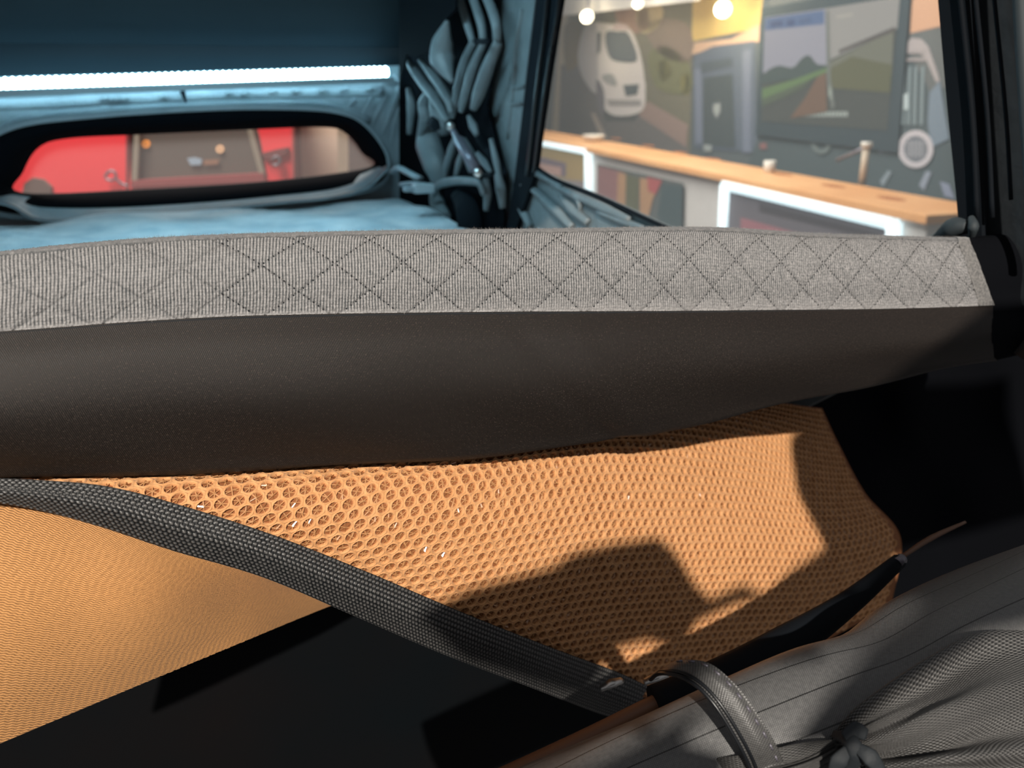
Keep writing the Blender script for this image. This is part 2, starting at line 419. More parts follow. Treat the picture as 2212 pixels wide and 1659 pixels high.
back_fold([(388, 178), (395, 200), (402, 222)], [4, 10, 3], 0.015, 'black', 'crease_shade')  # shade of a crease put in as a black ridge

# oval window in the back wall: padded black surround standing proud of the wall, vinyl pane, lower rolled lip
win1 = empty('window_1', BW(400, 350), kind='structure')
outer = closed_path([BW(x, y, 0.05) for x, y in [(-75, 430), (-70, 340), (30, 275), (200, 252), (400, 238), (560, 233), (720, 241), (792, 274), (838, 352), (785, 412), (500, 440), (100, 470)]], 72)
inner = closed_path([BW(x, y, 0.0) for x, y in [(46, 418), (50, 372), (85, 318), (150, 299), (300, 291), (520, 281), (700, 275), (752, 290), (785, 330), (803, 362), (600, 391), (300, 411)]], 72)
mid = outer * 0.45 + inner * 0.55 - EIN * 0.035
ring = np.stack([outer + EIN * 0.06, outer, outer * 0.8 + inner * 0.2 - EIN * 0.022, mid, inner, inner + EIN * 0.02], 1)
ringc = np.concatenate([ring, ring[:1]], 0)
link('window_surround', grid_mesh('window_surround', ringc), M['canvas_black'], win1)
plate('pane', inner + EIN * 0.008, M['pane_rear'], EIN, 0.002, win1)
tube('surround_piping', np.concatenate([outer, outer[:1]]), 0.007, M['canvas'], win1, n=110, seg=8)
# rolled lower lip of pale canvas
lip = Surf([[BW(x, y0, 0.02), BW(x, (y0 + y1) / 2, 0.065), BW(x, y1, 0.09)] for x, y0, y1 in
            [(-80, 425, 425), (20, 420, 440), (90, 428, 474), (250, 432, 470), (450, 424, 452), (600, 412, 436), (720, 396, 424), (790, 372, 404), (835, 352, 362)]])
a, b = np.meshgrid(np.linspace(0, lip.Lu, 60), np.linspace(0, lip.Lv, 8), indexing='ij'); p, n = lip.frame(a, b)
link('canvas_lip', grid_mesh('canvas_lip', p, None, 0.006, n), M['canvas'], win1)

# LED strip under the ceiling edge
led = empty('led_strip', BW(400, 165, 0.05), 'long glowing white light strip under the dark ceiling above the oval window', 'light strip')
A0, A1 = BW(-160, 186, 0.085), BW(838, 155, 0.085)
ax = (A1 - A0) / np.linalg.norm(A1 - A0); LL = np.linalg.norm(A1 - A0); upv = np.cross(-EIN, ax); upv /= np.linalg.norm(upv)
if upv[2] < 0: upv = -upv
box_axes('channel', (A0 + A1) / 2 - upv * 0.017 + EIN * 0.004, (ax, EIN, upv), (LL / 2 + 0.012, 0.012, 0.007), M['channel'], led, 0.002)
box_axes('dimming_board', (A0 + A1) / 2 + upv * 0.050 + EIN * 0.072, (ax, EIN, upv), (LL / 2 + 0.35, 0.012, 0.038), M['ceiling'], led, 0.001)  # dark board added to dim the lit wall above the strip
V, Fq = tube_arrays(np.array([A0 + ax * t for t in np.linspace(0, LL, 30)]), 0.0085, 12, 0.6, -EIN)
link('diffuser', polys_mesh('diffuser', [(V, Fq)]), M['led'], led)
bmx = bmesh.new(); bmesh.ops.create_icosphere(bmx, subdivisions=1, radius=0.0040); led_me = bpy.data.meshes.new('led_lamp'); bmx.to_mesh(led_me); bmx.free()
led_me.materials.append(M['led'])
nl = int(LL / 0.0125)
for i in range(nl):
    for s in (1, -1):
        o = bpy.data.objects.new('led_lamp', led_me); col.objects.link(o); o.parent = led; o.matrix_parent_inverse = Matrix.Translation(-led.location)
        o.location = Vector(A0 + ax * (LL * (i + 0.5) / nl) + upv * (0.0078 * s) - EIN * 0.002)

# right wall: canvas round the big side window
SN = -E1W
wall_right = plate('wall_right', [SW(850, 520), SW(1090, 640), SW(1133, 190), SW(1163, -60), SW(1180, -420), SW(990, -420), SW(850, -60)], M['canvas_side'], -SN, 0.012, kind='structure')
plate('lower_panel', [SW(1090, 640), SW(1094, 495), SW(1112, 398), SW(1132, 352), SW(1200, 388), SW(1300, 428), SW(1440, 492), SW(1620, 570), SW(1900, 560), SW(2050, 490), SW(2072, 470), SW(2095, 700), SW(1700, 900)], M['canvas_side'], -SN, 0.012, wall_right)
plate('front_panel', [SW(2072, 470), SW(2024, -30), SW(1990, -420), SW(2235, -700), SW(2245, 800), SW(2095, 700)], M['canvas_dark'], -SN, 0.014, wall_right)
plate('upper_panel', [SW(1180, -380), SW(1180, -420), SW(1060, -520), SW(2300, -1000), SW(1995, -420), SW(1992, -380)], M['canvas'], -SN, 0.012, wall_right)
plate('fold_shade_sheet', [SW(x, y, 0.016) for x, y in [(862, 430), (862, -100), (1085, -100), (1070, 40), (1080, 90), (1052, 230), (1090, 380), (1088, 520), (1000, 520)]], M['canvas_black'], -SN, 0.004, wall_right)  # black sheet added for the shade between the folds
plate('corner_shade_sheet', [SW(x, y, 0.085) for x, y in [(862, 190), (862, -120), (990, -120), (984, 20), (962, 44), (930, 112), (905, 122), (878, 118)]], M['canvas_black'], -SN, 0.004, wall_right)  # black sheet added for the darkness of the upper corner
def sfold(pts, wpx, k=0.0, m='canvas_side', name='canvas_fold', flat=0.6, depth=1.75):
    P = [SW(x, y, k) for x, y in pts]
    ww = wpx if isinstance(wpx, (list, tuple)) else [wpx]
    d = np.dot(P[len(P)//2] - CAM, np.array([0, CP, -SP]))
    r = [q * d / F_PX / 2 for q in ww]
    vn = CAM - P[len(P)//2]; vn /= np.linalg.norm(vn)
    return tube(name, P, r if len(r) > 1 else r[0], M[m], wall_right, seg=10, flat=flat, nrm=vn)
for pts, wd, k in [
    ([(985, -30), (1000, 20), (1012, 60), (1020, 88)], [16, 18, 14], .05),
    ([(1012, -30), (1030, 20), (1040, 55), (1044, 88)], [18, 20, 16], .05),
    ([(1040, -30), (1062, 20), (1072, 55), (1074, 90)], [20, 22, 18], .05),
    ([(1022, 92), (1006, 130), (992, 180), (982, 225), (976, 255)], [16, 22, 20, 12], .05),
    ([(1044, 94), (1026, 135), (1012, 180), (1000, 225), (996, 242)], [14, 22, 20, 12], .055),
    ([(1076, 92), (1056, 140), (1042, 180), (1030, 215), (1022, 236)], [20, 30, 28, 16], .05),
    ([(876, 120), (890, 145), (912, 178), (940, 215), (965, 262)], [8, 20, 22, 14], .06),
    ([(906, 128), (928, 155), (950, 185), (968, 215), (975, 245)], [10, 20, 20, 12], .06),
    ([(966, 45), (956, 90), (956, 130), (976, 178)], [8, 46, 56, 8], .09),
    ([(925, 195), (915, 225), (918, 260), (905, 300)], [10, 26, 26, 10], .05),
    ([(940, 200), (950, 245), (962, 290)], [30, 46, 24], .04),
    ([(920, 250), (930, 310), (945, 360), (952, 400)], [30, 66, 60, 30], .03),
    ([(985, 290), (975, 325), (965, 360), (962, 385)], [8, 18, 16, 6], .045),
    ([(1000, 320), (992, 350), (985, 378)], [6, 16, 10], .05),
    ([(1012, 250), (1022, 272), (1030, 292)], [8, 20, 10], .05),
    ([(1030, 330), (1045, 350), (1060, 372)], [10, 18, 8], .04),
    ([(1000, 300), (1010, 330), (1022, 372)], [14, 30, 20], .03),
    ([(1060, 300), (1072, 350), (1082, 400)], [10, 16, 10], .03),
    ([(882, 190), (888, 230), (884, 290)], [10, 20, 12], .05),
    ([(935, 425), (945, 402), (975, 392), (1010, 391), (1036, 396), (1046, 420)], [14, 20, 18, 14], .05),
    ([(938, 410), (945, 440), (968, 470)], [22, 34, 16], .03),
    ([(1050, 385), (1053, 420), (1050, 455)], [12, 20, 12], .04),
    ([(1075, 375), (1082, 410), (1086, 450)], [16, 24, 14], .03),
    ([(1130, 20), (1118, 90), (1112, 170), (1098, 300)], [14, 18, 14, 10], .0),
    ([(1098, 186), (1115, 188), (1132, 186)], [5, 8, 5], .004),
    ([(1098, 222), (1112, 224), (1126, 222)], [5, 8, 5], .004),
    ]:
    sfold(pts, wd, k)
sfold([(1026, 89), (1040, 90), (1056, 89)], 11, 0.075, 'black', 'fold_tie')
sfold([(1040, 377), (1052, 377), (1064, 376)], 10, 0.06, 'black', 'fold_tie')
sfold([(985, 415), (1005, 440), (1015, 475), (1015, 520)], [30, 52, 56, 56], 0.045, 'black', 'opening_shade', 0.3)  # black flat shapes stand for shaded openings, nothing is cut
sfold([(1010, 250), (1040, 300), (1075, 350), (1092, 378)], [10, 26, 22, 8], 0.02, 'black', 'opening_shade', 0.3)
sfold([(928, 258), (938, 268), (945, 280)], [20, 26, 16], 0.075, 'black', 'opening_shade', 0.3)
# wrinkles in the canvas below the side window
for pts, wd in [
    ([(1125, 352), (1150, 368), (1180, 384), (1215, 402)], [12, 18, 14, 8]),
    ([(1130, 392), (1165, 420), (1200, 452), (1235, 490)], [10, 18, 20, 16]),
    ([(1190, 396), (1240, 420), (1300, 446), (1360, 474)], [8, 18, 20, 12]),
    ([(1210, 425), (1235, 450), (1270, 480)], [8, 20, 16]),
    ([(1240, 415), (1252, 440), (1250, 462)], [8, 14, 6]),
    ([(1112, 430), (1130, 455), (1145, 490)], [12, 20, 16]),
    ([(1290, 455), (1340, 475), (1390, 492)], [10, 16, 10]),
    ([(1128, 392), (1131, 395), (1134, 399)], [10, 22, 10]),
    ]:
    sfold(pts, wd, 0.006, name='canvas_wrinkle', flat=0.5)
sfold([(1110, 402), (1135, 352), (1200, 388), (1300, 428), (1440, 492), (1620, 560)], 9, 0.006, 'black', 'hem_cord')

# side window: pane, black zipped border, dark pillar
win2 = empty('window_2', SW(1600, 250), kind='structure')
plate('pane', [SW(1166, 300), SW(1208, 0), SW(1232, -200), SW(1244, -380), SW(1992, -380), SW(2027, 0), SW(2068, 440), SW(2070, 520), SW(1650, 580), SW(1130, 400)], M['pane'], E1W, 0.002, win2)
def sstrip(name, L, R, m, k, th=0.01):
    plate(name, [SW(x, y, k) for x, y in L] + [SW(x, y, k) for x, y in R[::-1]], M[m], -SN, th, win2)
sstrip('border', [(1178, -400), (1158, 0), (1135, 188), (1112, 380), (1094, 495), (1082, 600)], [(1244, -400), (1209, 0), (1188, 130), (1164, 291), (1152, 385), (1112, 500), (1100, 600)], 'black', 0.012)
sfold_r = lambda pts, wd, k, m, name: tube(name, [SW(x, y, k) for x, y in pts], wd * 1.5 / F_PX / 2, M[m], win2, seg=8)
sfold_r([(1202, -300), (1182, 0), (1160, 188), (1138, 380)], 10, 0.018, 'black_gloss', 'zipper')
sfold_r([(1236, -300), (1207, 0), (1186, 130), (1163, 291), (1153, 372)], 7, 0.016, 'black_gloss', 'edge_piping')
sstrip('border', [(1990, -400), (2026, 0), (2045, 220), (2066, 430), (2070, 480), (2075, 620)], [(2060, -400), (2090, 0), (2105, 220), (2118, 430), (2125, 620)], 'black', 0.012)
for off, wd in [(45, 9), (78, 8), (118, 7)]:
    tube('zipper', [SW(1995 + off, -350, 0.016), SW(2030 + off, 0, 0.016), SW(2055 + off, 250, 0.016), SW(2066 + off, 470 - max(0, off - 80), 0.016)], wd / F_PX / 2, M['black'], win2, seg=8)
tube('zip_pull', [SW(2098, 470, 0.03), SW(2103, 490, 0.035), SW(2098, 512, 0.03)], [0.003, 0.005, 0.003], M['canvas_mid'], win2, seg=8)
tube('corner_fold', [SW(2020, 520, 0.02), SW(2060, 492, 0.03), SW(2092, 490, 0.03)], [0.005, 0.010, 0.006], M['canvas_mid'], win2, seg=8)
tube('pillar_edge', [SW(2190, -350, 0.03), SW(2204, 0, 0.03), SW(2222, 300, 0.03), SW(2240, 560, 0.03)], 0.006, M['canvas_mid'], win2, seg=8)

# far-left tent wall, out of the frame
plate('wall_left', [tent(-1.75, 0, ZB - 0.04), tent(-1.75, 1.6, ZB - 0.04), tent(-1.75, 1.6, CAMZ + 0.83), tent(-1.75, 0, CAMZ + 0.03)], M['canvas_dark'], -E1, 0.012, kind='structure')

# gas strut in the back corner
st = empty('gas_strut', SW(1000, 320, 0.09), 'thin purple grey gas strut slanting between two round bolts in the corner', 'strut')
tube('strut_rod', [SW(973, 273, 0.09), SW(1032, 373, 0.09)], 0.006, M['strut'], st)
tube('strut_sleeve', [SW(990, 302, 0.09), SW(1028, 366, 0.09)], 0.010, M['strut'], st)
for x, y in [(973, 273), (1032, 373)]:
    c = SW(x, y, 0.09); v = (CAM - c); v /= np.linalg.norm(v)
    tube('bolt', [c - v * 0.002, c + v * 0.014], 0.0085, M['steel'], st, seg=14)

# ================================================================== BED
plat = empty('sleeping_platform', tent(-0.8, 0.6, ZB - 0.03), 'dark platform under the pale blue bed sheet', 'platform')
cx = tent(-0.875, 0.60, ZB - 0.058)
box_axes('board', cx, (E1, EIN, UP), (0.865, 0.585, 0.022), M['black'], plat, 0.006)
nu, nv = 90, 70
wd = np.linspace(-1.72, -0.012, nu)[:, None]; kk = np.linspace(0.012, 1.18, nv)[None, :]
right_drop = np.clip((wd + 0.05) / 0.038, 0, 1) ** 2
dz = 0.006 * np.sin(9 * wd + 5 * kk) * np.sin(7 * kk + 1.3) + 0.004 * np.sin(23 * wd - 14 * kk) + 0.003 * np.sin(31 * kk + 12 * wd)
G = BC * np.array([1, 1, 0]) + E1 * wd[..., None] - EIN * kk[..., None] + UP * (ZB + dz - 0.012 * right_drop)[..., None]
bs = link('bed_sheet', grid_mesh('bed_sheet', G, None, 0.012, np.broadcast_to(UP, G.shape)), M['fleece'],
          label='pale blue fleece bed sheet spread in front of the oval window', cat='bed sheet')

# loose buckles and straps at the back right corner of the bed
for i, (pts, r, lab) in enumerate([
    ([(848, 372), (860, 362), (880, 372), (905, 385)], 0.010, 'curled black strap end nearest the oval window in the bed corner'),
    ([(868, 398), (890, 396), (912, 398)], 0.009, 'short grey strap loop behind the pale buckle in the bed corner')]):
    tube('strap_end', [SW(x, y, 0.09) for x, y in pts], r, M['canvas'], seg=8, flat=0.5, label=lab, cat='strap')
bk = empty('strap_buckle', SW(914, 407, 0.10), 'small pale grey strap buckle lying at the back right bed corner', 'buckle')
cB = SW(914, 407, 0.10)
box_axes('buckle_body', cB, (E1, EIN, UP), (0.022, 0.012, 0.009), mat('pale_plastic', (0.4, 0.45, 0.47), 0.4), bk, 0.004)
box_axes('buckle_tongue', cB - E1 * 0.03, (E1, EIN, UP), (0.012, 0.009, 0.005), M['canvas'], bk, 0.003)

# ------------------------------------------------------------------ folded mattress across the entrance
XS = [-420, -150, 0, 150, 300, 500, 700, 900, 1100, 1300, 1500, 1600, 1700, 1800, 1900, 2000, 2080]
def ip(tab):
    return lambda x: float(np.interp(x, [t[0] for t in tab], [t[1] for t in tab]))
crest = ip([(-420, 590), (-150, 563), (0, 547), (150, 531), (300, 519), (500, 509), (700, 504), (900, 500), (1100, 498), (1300, 495), (1500, 493), (1600, 496), (1700, 503), (1800, 508), (1900, 511), (2000, 514), (2080, 516), (2200, 513), (2400, 512)])
seam = ip([(-420, 760), (-150, 730), (0, 716), (150, 705), (300, 694), (500, 683), (700, 678), (900, 675), (1100, 673), (1300, 672), (1500, 671), (1700, 669), (1900, 667), (2000, 665), (2145, 659), (2300, 652), (2500, 646)])
bott = ip([(-420, 1060), (-150, 1040), (0, 1031), (150, 1025), (300, 1019), (500, 1012), (700, 1005), (900, 992), (1050, 981), (1200, 965), (1300, 952), (1400, 936), (1500, 913), (1600, 890), (1700, 868), (1800, 846), (1900, 824), (2000, 802), (2145, 775), (2300, 750), (2500, 720)])
def end_shift(x, f):                                          # the last columns of the cover lean outward toward the seam
    return x + 65 * f * max(0, (x - 1500) / 580) ** 3
def mcol(x, xs=None):
    f = end_shift
    c, s, b = crest(x), seam(f(x, 1)), bott(f(x, 1))
    P = FP(x, c, 0.034)
    rear = [P + EIN * 0.33 + UP * (ZB + 0.004 - P[2]), P + EIN * 0.25 + UP * (0.60 * (ZB - P[2])), P + EIN * 0.12 - UP * 0.052, P + EIN * 0.045 - UP * 0.0155]
    top = [P, FP(f(x, .25), c + (s - c) * 0.12, 0.018), FP(f(x, .6), c + (s - c) * 0.5, 0.004), FP(f(x, 1), s, 0.0)]
    side = [FP(f(x, 1), s, 0.0), FP(f(x, 1), s + (b - s) * 0.25, -0.010), FP(f(x, 1), s + (b - s) * 0.6, -0.014), FP(f(x, 1), b - (b - s) * 0.06, -0.004), FP(f(x, 1), b, 0.006)]
    Q = side[-1]
    under = [Q + EIN * 0.06 + UP * 0.004, Q + EIN * 0.16 + UP * 0.0, Q + EIN * 0.30 + UP * (ZB + 0.006 - Q[2]) * 0.6]
    return rear + top, side + under
cols = [mcol(x) for x in XS]
matt = empty('folded_mattress', FP(1000, 800, 0.15), 'thick folded mattress with grey corduroy top edge and black nylon side', 'mattress')
S_top = Surf([c[0] for c in cols])
PITCHW = 0.00195
# where the cover turns over its crest
_q = S_top.frame(np.array([S_top.Lu * 0.5]), np.array([S_top.Lv * 0.97])); S_top.side = 1
_q2 = S_top.frame(np.array([S_top.Lu * 0.5]), np.array([S_top.Lv * 0.97])); S_top.side = 1 if np.dot(_q[1][0], _q2[1][0]) > 0 else -1
ga, gb = np.meshgrid(np.linspace(0, S_top.Lu, 60), np.linspace(S_top.Lv * 0.6, S_top.Lv, 400), indexing='ij')
gp, gn = S_top.frame(ga, gb); vis = np.sum(gn * (CAM - gp), -1) > 0
sil = np.array([gb[i, 399 - np.argmax(~vis[i][::-1])] if (~vis[i]).any() else gb[i, 0] for i in range(60)])
kern = np.ones(9) / 9; sil = np.convolve(np.pad(sil, 4, mode='edge'), kern, 'valid')
b_sil = lambda x: np.interp(x, ga[:, 0], sil)
na = int(S_top.Lu / PITCHW * 5)
b0_ = sil.min() - 0.012
bvals = np.concatenate([np.linspace(0, b0_, 16)[:-1], np.arange(b0_, S_top.Lv, 0.0008), [S_top.Lv]])
a, b = np.meshgrid(np.linspace(0, S_top.Lu, na), bvals, indexing='ij')
p, n = S_top.frame(a, b)
# signed distance from the seam, up the cover
bs_ = S_top.Lv - b
LN = np.interp(a, [0, S_top.Lu], [0, S_top.Lu])
wob = 0.25 * np.sin(a * 90 + 3 * np.sin(b * 60))
ridge = np.abs(np.sin(np.pi * (a / PITCHW + 0.12 * np.sin(b * 170 + a * 30)) )) ** 0.8
fade = np.clip((bs_ - 0.0) / 0.003, 0, 1)
ridge_amp = 0.0008 * (0.75 + 0.25 * np.sin(b * 500 + a * 210) * np.sin(a * 733))
DI = 0.045
def quilt(a, b):
    q1 = np.abs(((a + b * 1.25) / DI) % 1 - 0.5) * DI; q2 = np.abs(((a - b * 1.25) / DI) % 1 - 0.5) * DI
    return np.minimum(q1, q2)
qd = quilt(a, b)
dist_c = S_top.Lv * 0.0
h = ridge * ridge_amp * fade - 0.0006 * np.exp(-(qd / 0.0012) ** 2) + 0.0006 * np.minimum(qd / 0.012, 1)
# stitched groove of the top piping just under the crest
b_crest = b_sil(a)
gro = (b - (b_crest + 0.0105)) / 0.0009
h = np.where(b < b_crest + 0.0100, 0.0002 * np.sin(a * 900) * np.sin(b * 800) + 0.0007, h) - 0.0014 * np.exp(-gro ** 2)
h += 0.00025 * rng.standard_normal(h.shape)
p2 = p + n * h[..., None]
wal = np.clip(ridge ** 1.6 * 1.05 * fade + (1 - fade), 0, 1); wal = np.where(b < b_crest + 0.0100, 0.55, wal)
low = np.clip((0.010 - bs_) / 0.008, 0, 1) * np.clip((a - 0.30) / 0.15, 0.15, 1); wal = wal * (1 - low) + low * (0.55 + 0.4 * wal)
wal = wal * (0.86 + 0.14 * np.sin(b * 2 * np.pi / 0.0021 + a * 60 + 2 * np.sin(a * 150))); wal = wal * (1 - 0.8 * np.exp(-gro ** 2)) * (1 - 0.30 * np.exp(-(qd / 0.0009) ** 2) * (b > b_crest + 0.012))  # piping and quilting grooves get their shade in the colour too
link('corduroy_cover', set_attr(grid_mesh('corduroy_cover', p2, np.stack([a, b], -1)), 'wale', wal), M['corduroy'], matt, label='grey quilted corduroy cover')
# stitches as small dark dashes along the quilting lines
sv, sf = [], []
cand_a = np.arange(0.25, S_top.Lu - 0.01, 0.0032)
for sgn in (1, -1):
    for c0 in DI * np.arange(-10, int(S_top.Lu / DI) + 14):
        for bb in np.arange(sil.min() + 0.010, S_top.Lv - 0.002, 0.0024):
            aa = c0 + DI / 2 - sgn * bb * 1.25
            if 0.2 < aa < S_top.Lu - 0.004 and bb > b_sil(aa) + 0.013: sv.append((aa, bb))
sv = np.array(sv)
pp, nn = S_top.frame(sv[:, 0], sv[:, 1])
tt = S_top.at(sv[:, 0] + 1e-3, sv[:, 1]) - S_top.at(sv[:, 0] - 1e-3, sv[:, 1]); tt /= np.linalg.norm(tt, axis=1, keepdims=True)
bbv = np.cross(nn, tt)
q = 0.00062
c8 = pp + nn * 0.0009
V = np.stack([c8 - tt*q, c8 - bbv*q*0.9, c8 + tt*q, c8 + bbv*q*0.9, c8 + nn*0.0005], 1).reshape(-1, 3)
i5 = np.arange(len(pp))[:, None] * 5
Fq = np.concatenate([i5 + np.array([[0, 1, 4]]), i5 + np.array([[1, 2, 4]]), i5 + np.array([[2, 3, 4]]), i5 + np.array([[3, 0, 4]])])
link('quilting_stitches', mesh_np('quilting_stitches', V, Fq), M['thread'], matt, smooth=False, kind='stuff')
# fuzzy pile
NF = 42000
fa = rng.uniform(0.15, S_top.Lu, NF); fc_ = b_sil(fa); fb = fc_ - 0.006 + (S_top.Lv - fc_ + 0.006) * rng.uniform(0, 1, NF) ** 1.4
pp, nn = S_top.frame(fa, fb); rd = rng.standard_normal((NF, 3)); L = rng.uniform(0.0008, 0.0022, NF)[:, None]
tip = pp + nn * L + rd * 0.0006; sd = np.cross(nn, rd); sd /= np.linalg.norm(sd, axis=1, keepdims=True); sd *= 0.00009
V = np.stack([pp - sd, pp + sd, tip], 1).reshape(-1, 3)
link('corduroy_pile', mesh_np('corduroy_pile', V, np.arange(3 * NF).reshape(-1, 3)), M['fibre'], matt, smooth=False, kind='stuff')
# black nylon side panel
S_side = Surf([c[1] for c in cols])
na, nb = 420, 90
a, b = np.meshgrid(np.linspace(0, S_side.Lu, na), np.linspace(0, S_side.Lv, nb), indexing='ij')
p, n = S_side.frame(a, b)
n[..., :] = n
h = 0.0012 * np.exp(-((a - 0.42 - (b - 0.03) * 0.9) / 0.012) ** 2) * np.clip(b / 0.05, 0, 1) - 0.0008 * np.exp(-((a - 0.46 - (b - 0.03) * 0.7) / 0.010) ** 2) * np.clip(b / 0.06, 0, 1)
h += 0.0012 * np.sin(a * 34 + 2 * np.sin(b * 40)) * np.clip(b / 0.08, 0, 1) * np.clip((0.12 - b) / 0.02, 0, 1)
link('nylon_side', grid_mesh('nylon_side', p + n * h[..., None], np.stack([a, b], -1)), M['nylon'], matt, label='black nylon side panel')
# hem at the right end and the dark end panel
def end_col(x, dx, lift):
    A_, B_ = mcol(x)
    return A_, B_
hemw = 26
hp = S_top
na_ = 14; aa = np.linspace(hp.Lu - 0.016, hp.Lu + 0.0005, na_); bb = np.linspace(sil[-1] - 0.02, hp.Lv, 50)
a, b = np.meshgrid(np.minimum(aa, hp.Lu), bb, indexing='ij'); p, n = hp.frame(a, b)
link('hem', grid_mesh('hem', p + n * (0.0016 + 0.0002 * rng.standard_normal(a.shape))[..., None], None, 0.0015, n), M['hem'], matt, label='flat grey hem')
ecols = []
for dx, dk in [(0, 0.0), (60, 0.002), (160, 0.004), (300, 0.006)]:
    A_, B_ = mcol(2080)
    mv = E1 * dx * 0.00052 + EIN * dk
    full = A_ + B_[1:]
    ecols.append([q_ + mv - (0.0012 if dx == 0 else 0) * E1 for q_ in full])
SE = Surf(ecols)
a, b = np.meshgrid(np.linspace(0, SE.Lu, 30), np.linspace(0, SE.Lv, 120), indexing='ij'); p, n = SE.frame(a, b)
link('end_panel', grid_mesh('end_panel', p, np.stack([a, b], -1)), M['canvas_black'], matt, label='dark end panel')
tube('edge_cord', [S_top.at(x, S_top.Lv) + np.array([0, 0, -0.0012]) for x in np.linspace(0.0, S_top.Lu - 0.002, 40)], 0.0008, M['thread'], matt, n=160, seg=6)

# ================================================================== SPACER MESH MAT
ctrl = [
    [(-250, 1000, .05), (-250, 1040, .03), (-250, 1050, .02), (-250, 1058, .02), (-250, 1068, .02)],
    [(-40, 995, .05), (-40, 1036, .012), (-40, 1046, .004), (-40, 1056, .0), (-40, 1068, .0)],
    [(300, 980, .06), (300, 1024, .010), (297, 1050, -.004), (292, 1080, -.010), (288, 1112, -.008)],
    [(700, 960, .075), (700, 1010, .012), (690, 1075, -.010), (680, 1150, -.016), (672, 1225, -.010)],
    [(1050, 930, .10), (1050, 984, .026), (1045, 1100, .000), (1030, 1230, -.004), (1015, 1365, .004)],
    [(1350, 885, .14), (1350, 942, .075), (1350, 1080, .044), (1325, 1255, .030), (1290, 1500, .034)],
    [(1600, 860, .19), (1610, 925, .145), (1640, 1070, .110), (1640, 1230, .075), (1590, 1480, .065)],
    [(1780, 880, .23), (1815, 955, .20), (1872, 1062, .17), (1950, 1162, .14), (1930, 1310, .12)],
]
S_mat = Surf([[FP(*q) for q in c] for c in ctrl])
g = S_mat.raw(*np.meshgrid(np.linspace(0, 1, 80), np.linspace(0, 1, 40), indexing='ij'))
bvh_mat = BVHTree.FromPolygons([Vector(v) for v in g.reshape(-1, 3)], grid_faces(80, 40).tolist())
mm = empty('spacer_mesh_mat', FP(1000, 1150, 0.06), 'tan honeycomb spacer mesh mat bulging out under the mattress', 'mesh mat')
CP_ = 0.0104; R_ = CP_ / math.sqrt(3)
S_mat.table()
rows = int(S_mat.T[:, -1].max() / (1.5 * R_ * 0.86)); colsn = int(S_mat.Lu / CP_)
ca, cb = [], []
for r_ in range(1, rows):
    for c_ in range(1, colsn - 1):
        ca.append(c_ * CP_ + (CP_ / 2 if r_ % 2 else 0)); cb.append(r_ * 1.5 * R_ * 0.86)
ca = np.array(ca); cb = np.array(cb); ok_ = cb + R_ * 1.02 < S_mat.col_len(ca); ca = ca[ok_]; cb = cb[ok_]; NCELL = len(ca)
def hexpt(th, R):
    k = ((th) % (math.pi / 3)) - math.pi / 6
    return R * math.cos(math.pi / 6) / math.cos(k)
TH = [i * 2 * math.pi / 12 for i in range(12)]
outer12 = np.array([(hexpt(t - math.pi / 6 + math.pi / 6, R_) * math.cos(t + math.pi / 6), hexpt(t, R_) * math.sin(t + math.pi / 6)) for t in TH]) * 1.004
ring2 = np.array([(math.cos(t + math.pi / 6), math.sin(t + math.pi / 6)) for t in TH])
SQ = 0.86; outer12 = outer12 * [1, SQ]; ring2 = ring2 * [1, SQ]
layers = [(outer12, -0.0002), (ring2 * R_ * 0.80, 0.0004), (ring2 * R_ * 0.69, 0.0001), (ring2 * R_ * 0.66, -0.0024)]
jit = 1 + 0.05 * rng.standard_normal((NCELL, 1))
Vs = []
for k_, (pts_, h_) in enumerate(layers):
    sc_ = 1.0 if k_ == 0 else jit
    A_ = ca[:, None] + pts_[None, :, 0] * sc_; B_ = cb[:, None] + pts_[None, :, 1] * sc_
    p, n = S_mat.frame(A_, B_); Vs.append(p + n * h_)
V = np.concatenate(Vs, 1)                                      # NCELL x 48
base = (np.arange(NCELL) * 48)[:, None]
j = np.arange(12); j2 = (j + 1) % 12
fq = np.concatenate([np.stack([l*12 + j, l*12 + j2, (l+1)*12 + j2, (l+1)*12 + j], -1) for l in range(3)])
Fq = (base[:, None] + fq[None]).reshape(-1, 4)
link('knit_face', mesh_np('knit_face', V, Fq), M['knit'], mm, kind='stuff')
# backing knit, under the face
S_mat.arc = False
a, b = np.meshgrid(np.linspace(0, S_mat.Lu, 240), np.linspace(0, S_mat.Lv, 80), indexing='ij'); p, n = S_mat.frame(a, b)
S_mat.arc = True
link('knit_backing', grid_mesh('knit_backing', p - n * 0.0024, None, 0.002, n), M['knit_back'], mm)
# spacer filaments crossing each hole like spokes
tv = []
for ang in (0.3, 1.35, 2.4):
    dth = rng.normal(0, 0.25, NCELL)
    ux, uy = np.cos(ang + dth) * R_ * 0.68, np.sin(ang + dth) * R_ * 0.68
    wx, wy = -np.sin(ang + dth) * 0.00036, np.cos(ang + dth) * 0.00036
    for s0, s1, h0, h1 in ((-1, 0, -0.0012, -0.0007), (0, 1, -0.0007, -0.0014)):
        q4 = []
        for (s_, hh, sg) in ((s0, h0, -1), (s1, h1, -1), (s1, h1, 1), (s0, h0, 1)):
            p, n = S_mat.frame(ca + ux * s_ + wx * sg, cb + uy * s_ + wy * sg)
            q4.append(p + n * (hh + rng.normal(0, 0.00045, (NCELL, 1)) * (1 if s_ == 0 else 0)))
        tv.append(np.stack(q4, 1))
V = np.concatenate(tv, 0).reshape(-1, 3)
link('spacer_filaments', mesh_np('spacer_filaments', V, np.arange(len(V)).reshape(-1, 4)), M['filament'], mm, smooth=False, kind='stuff')

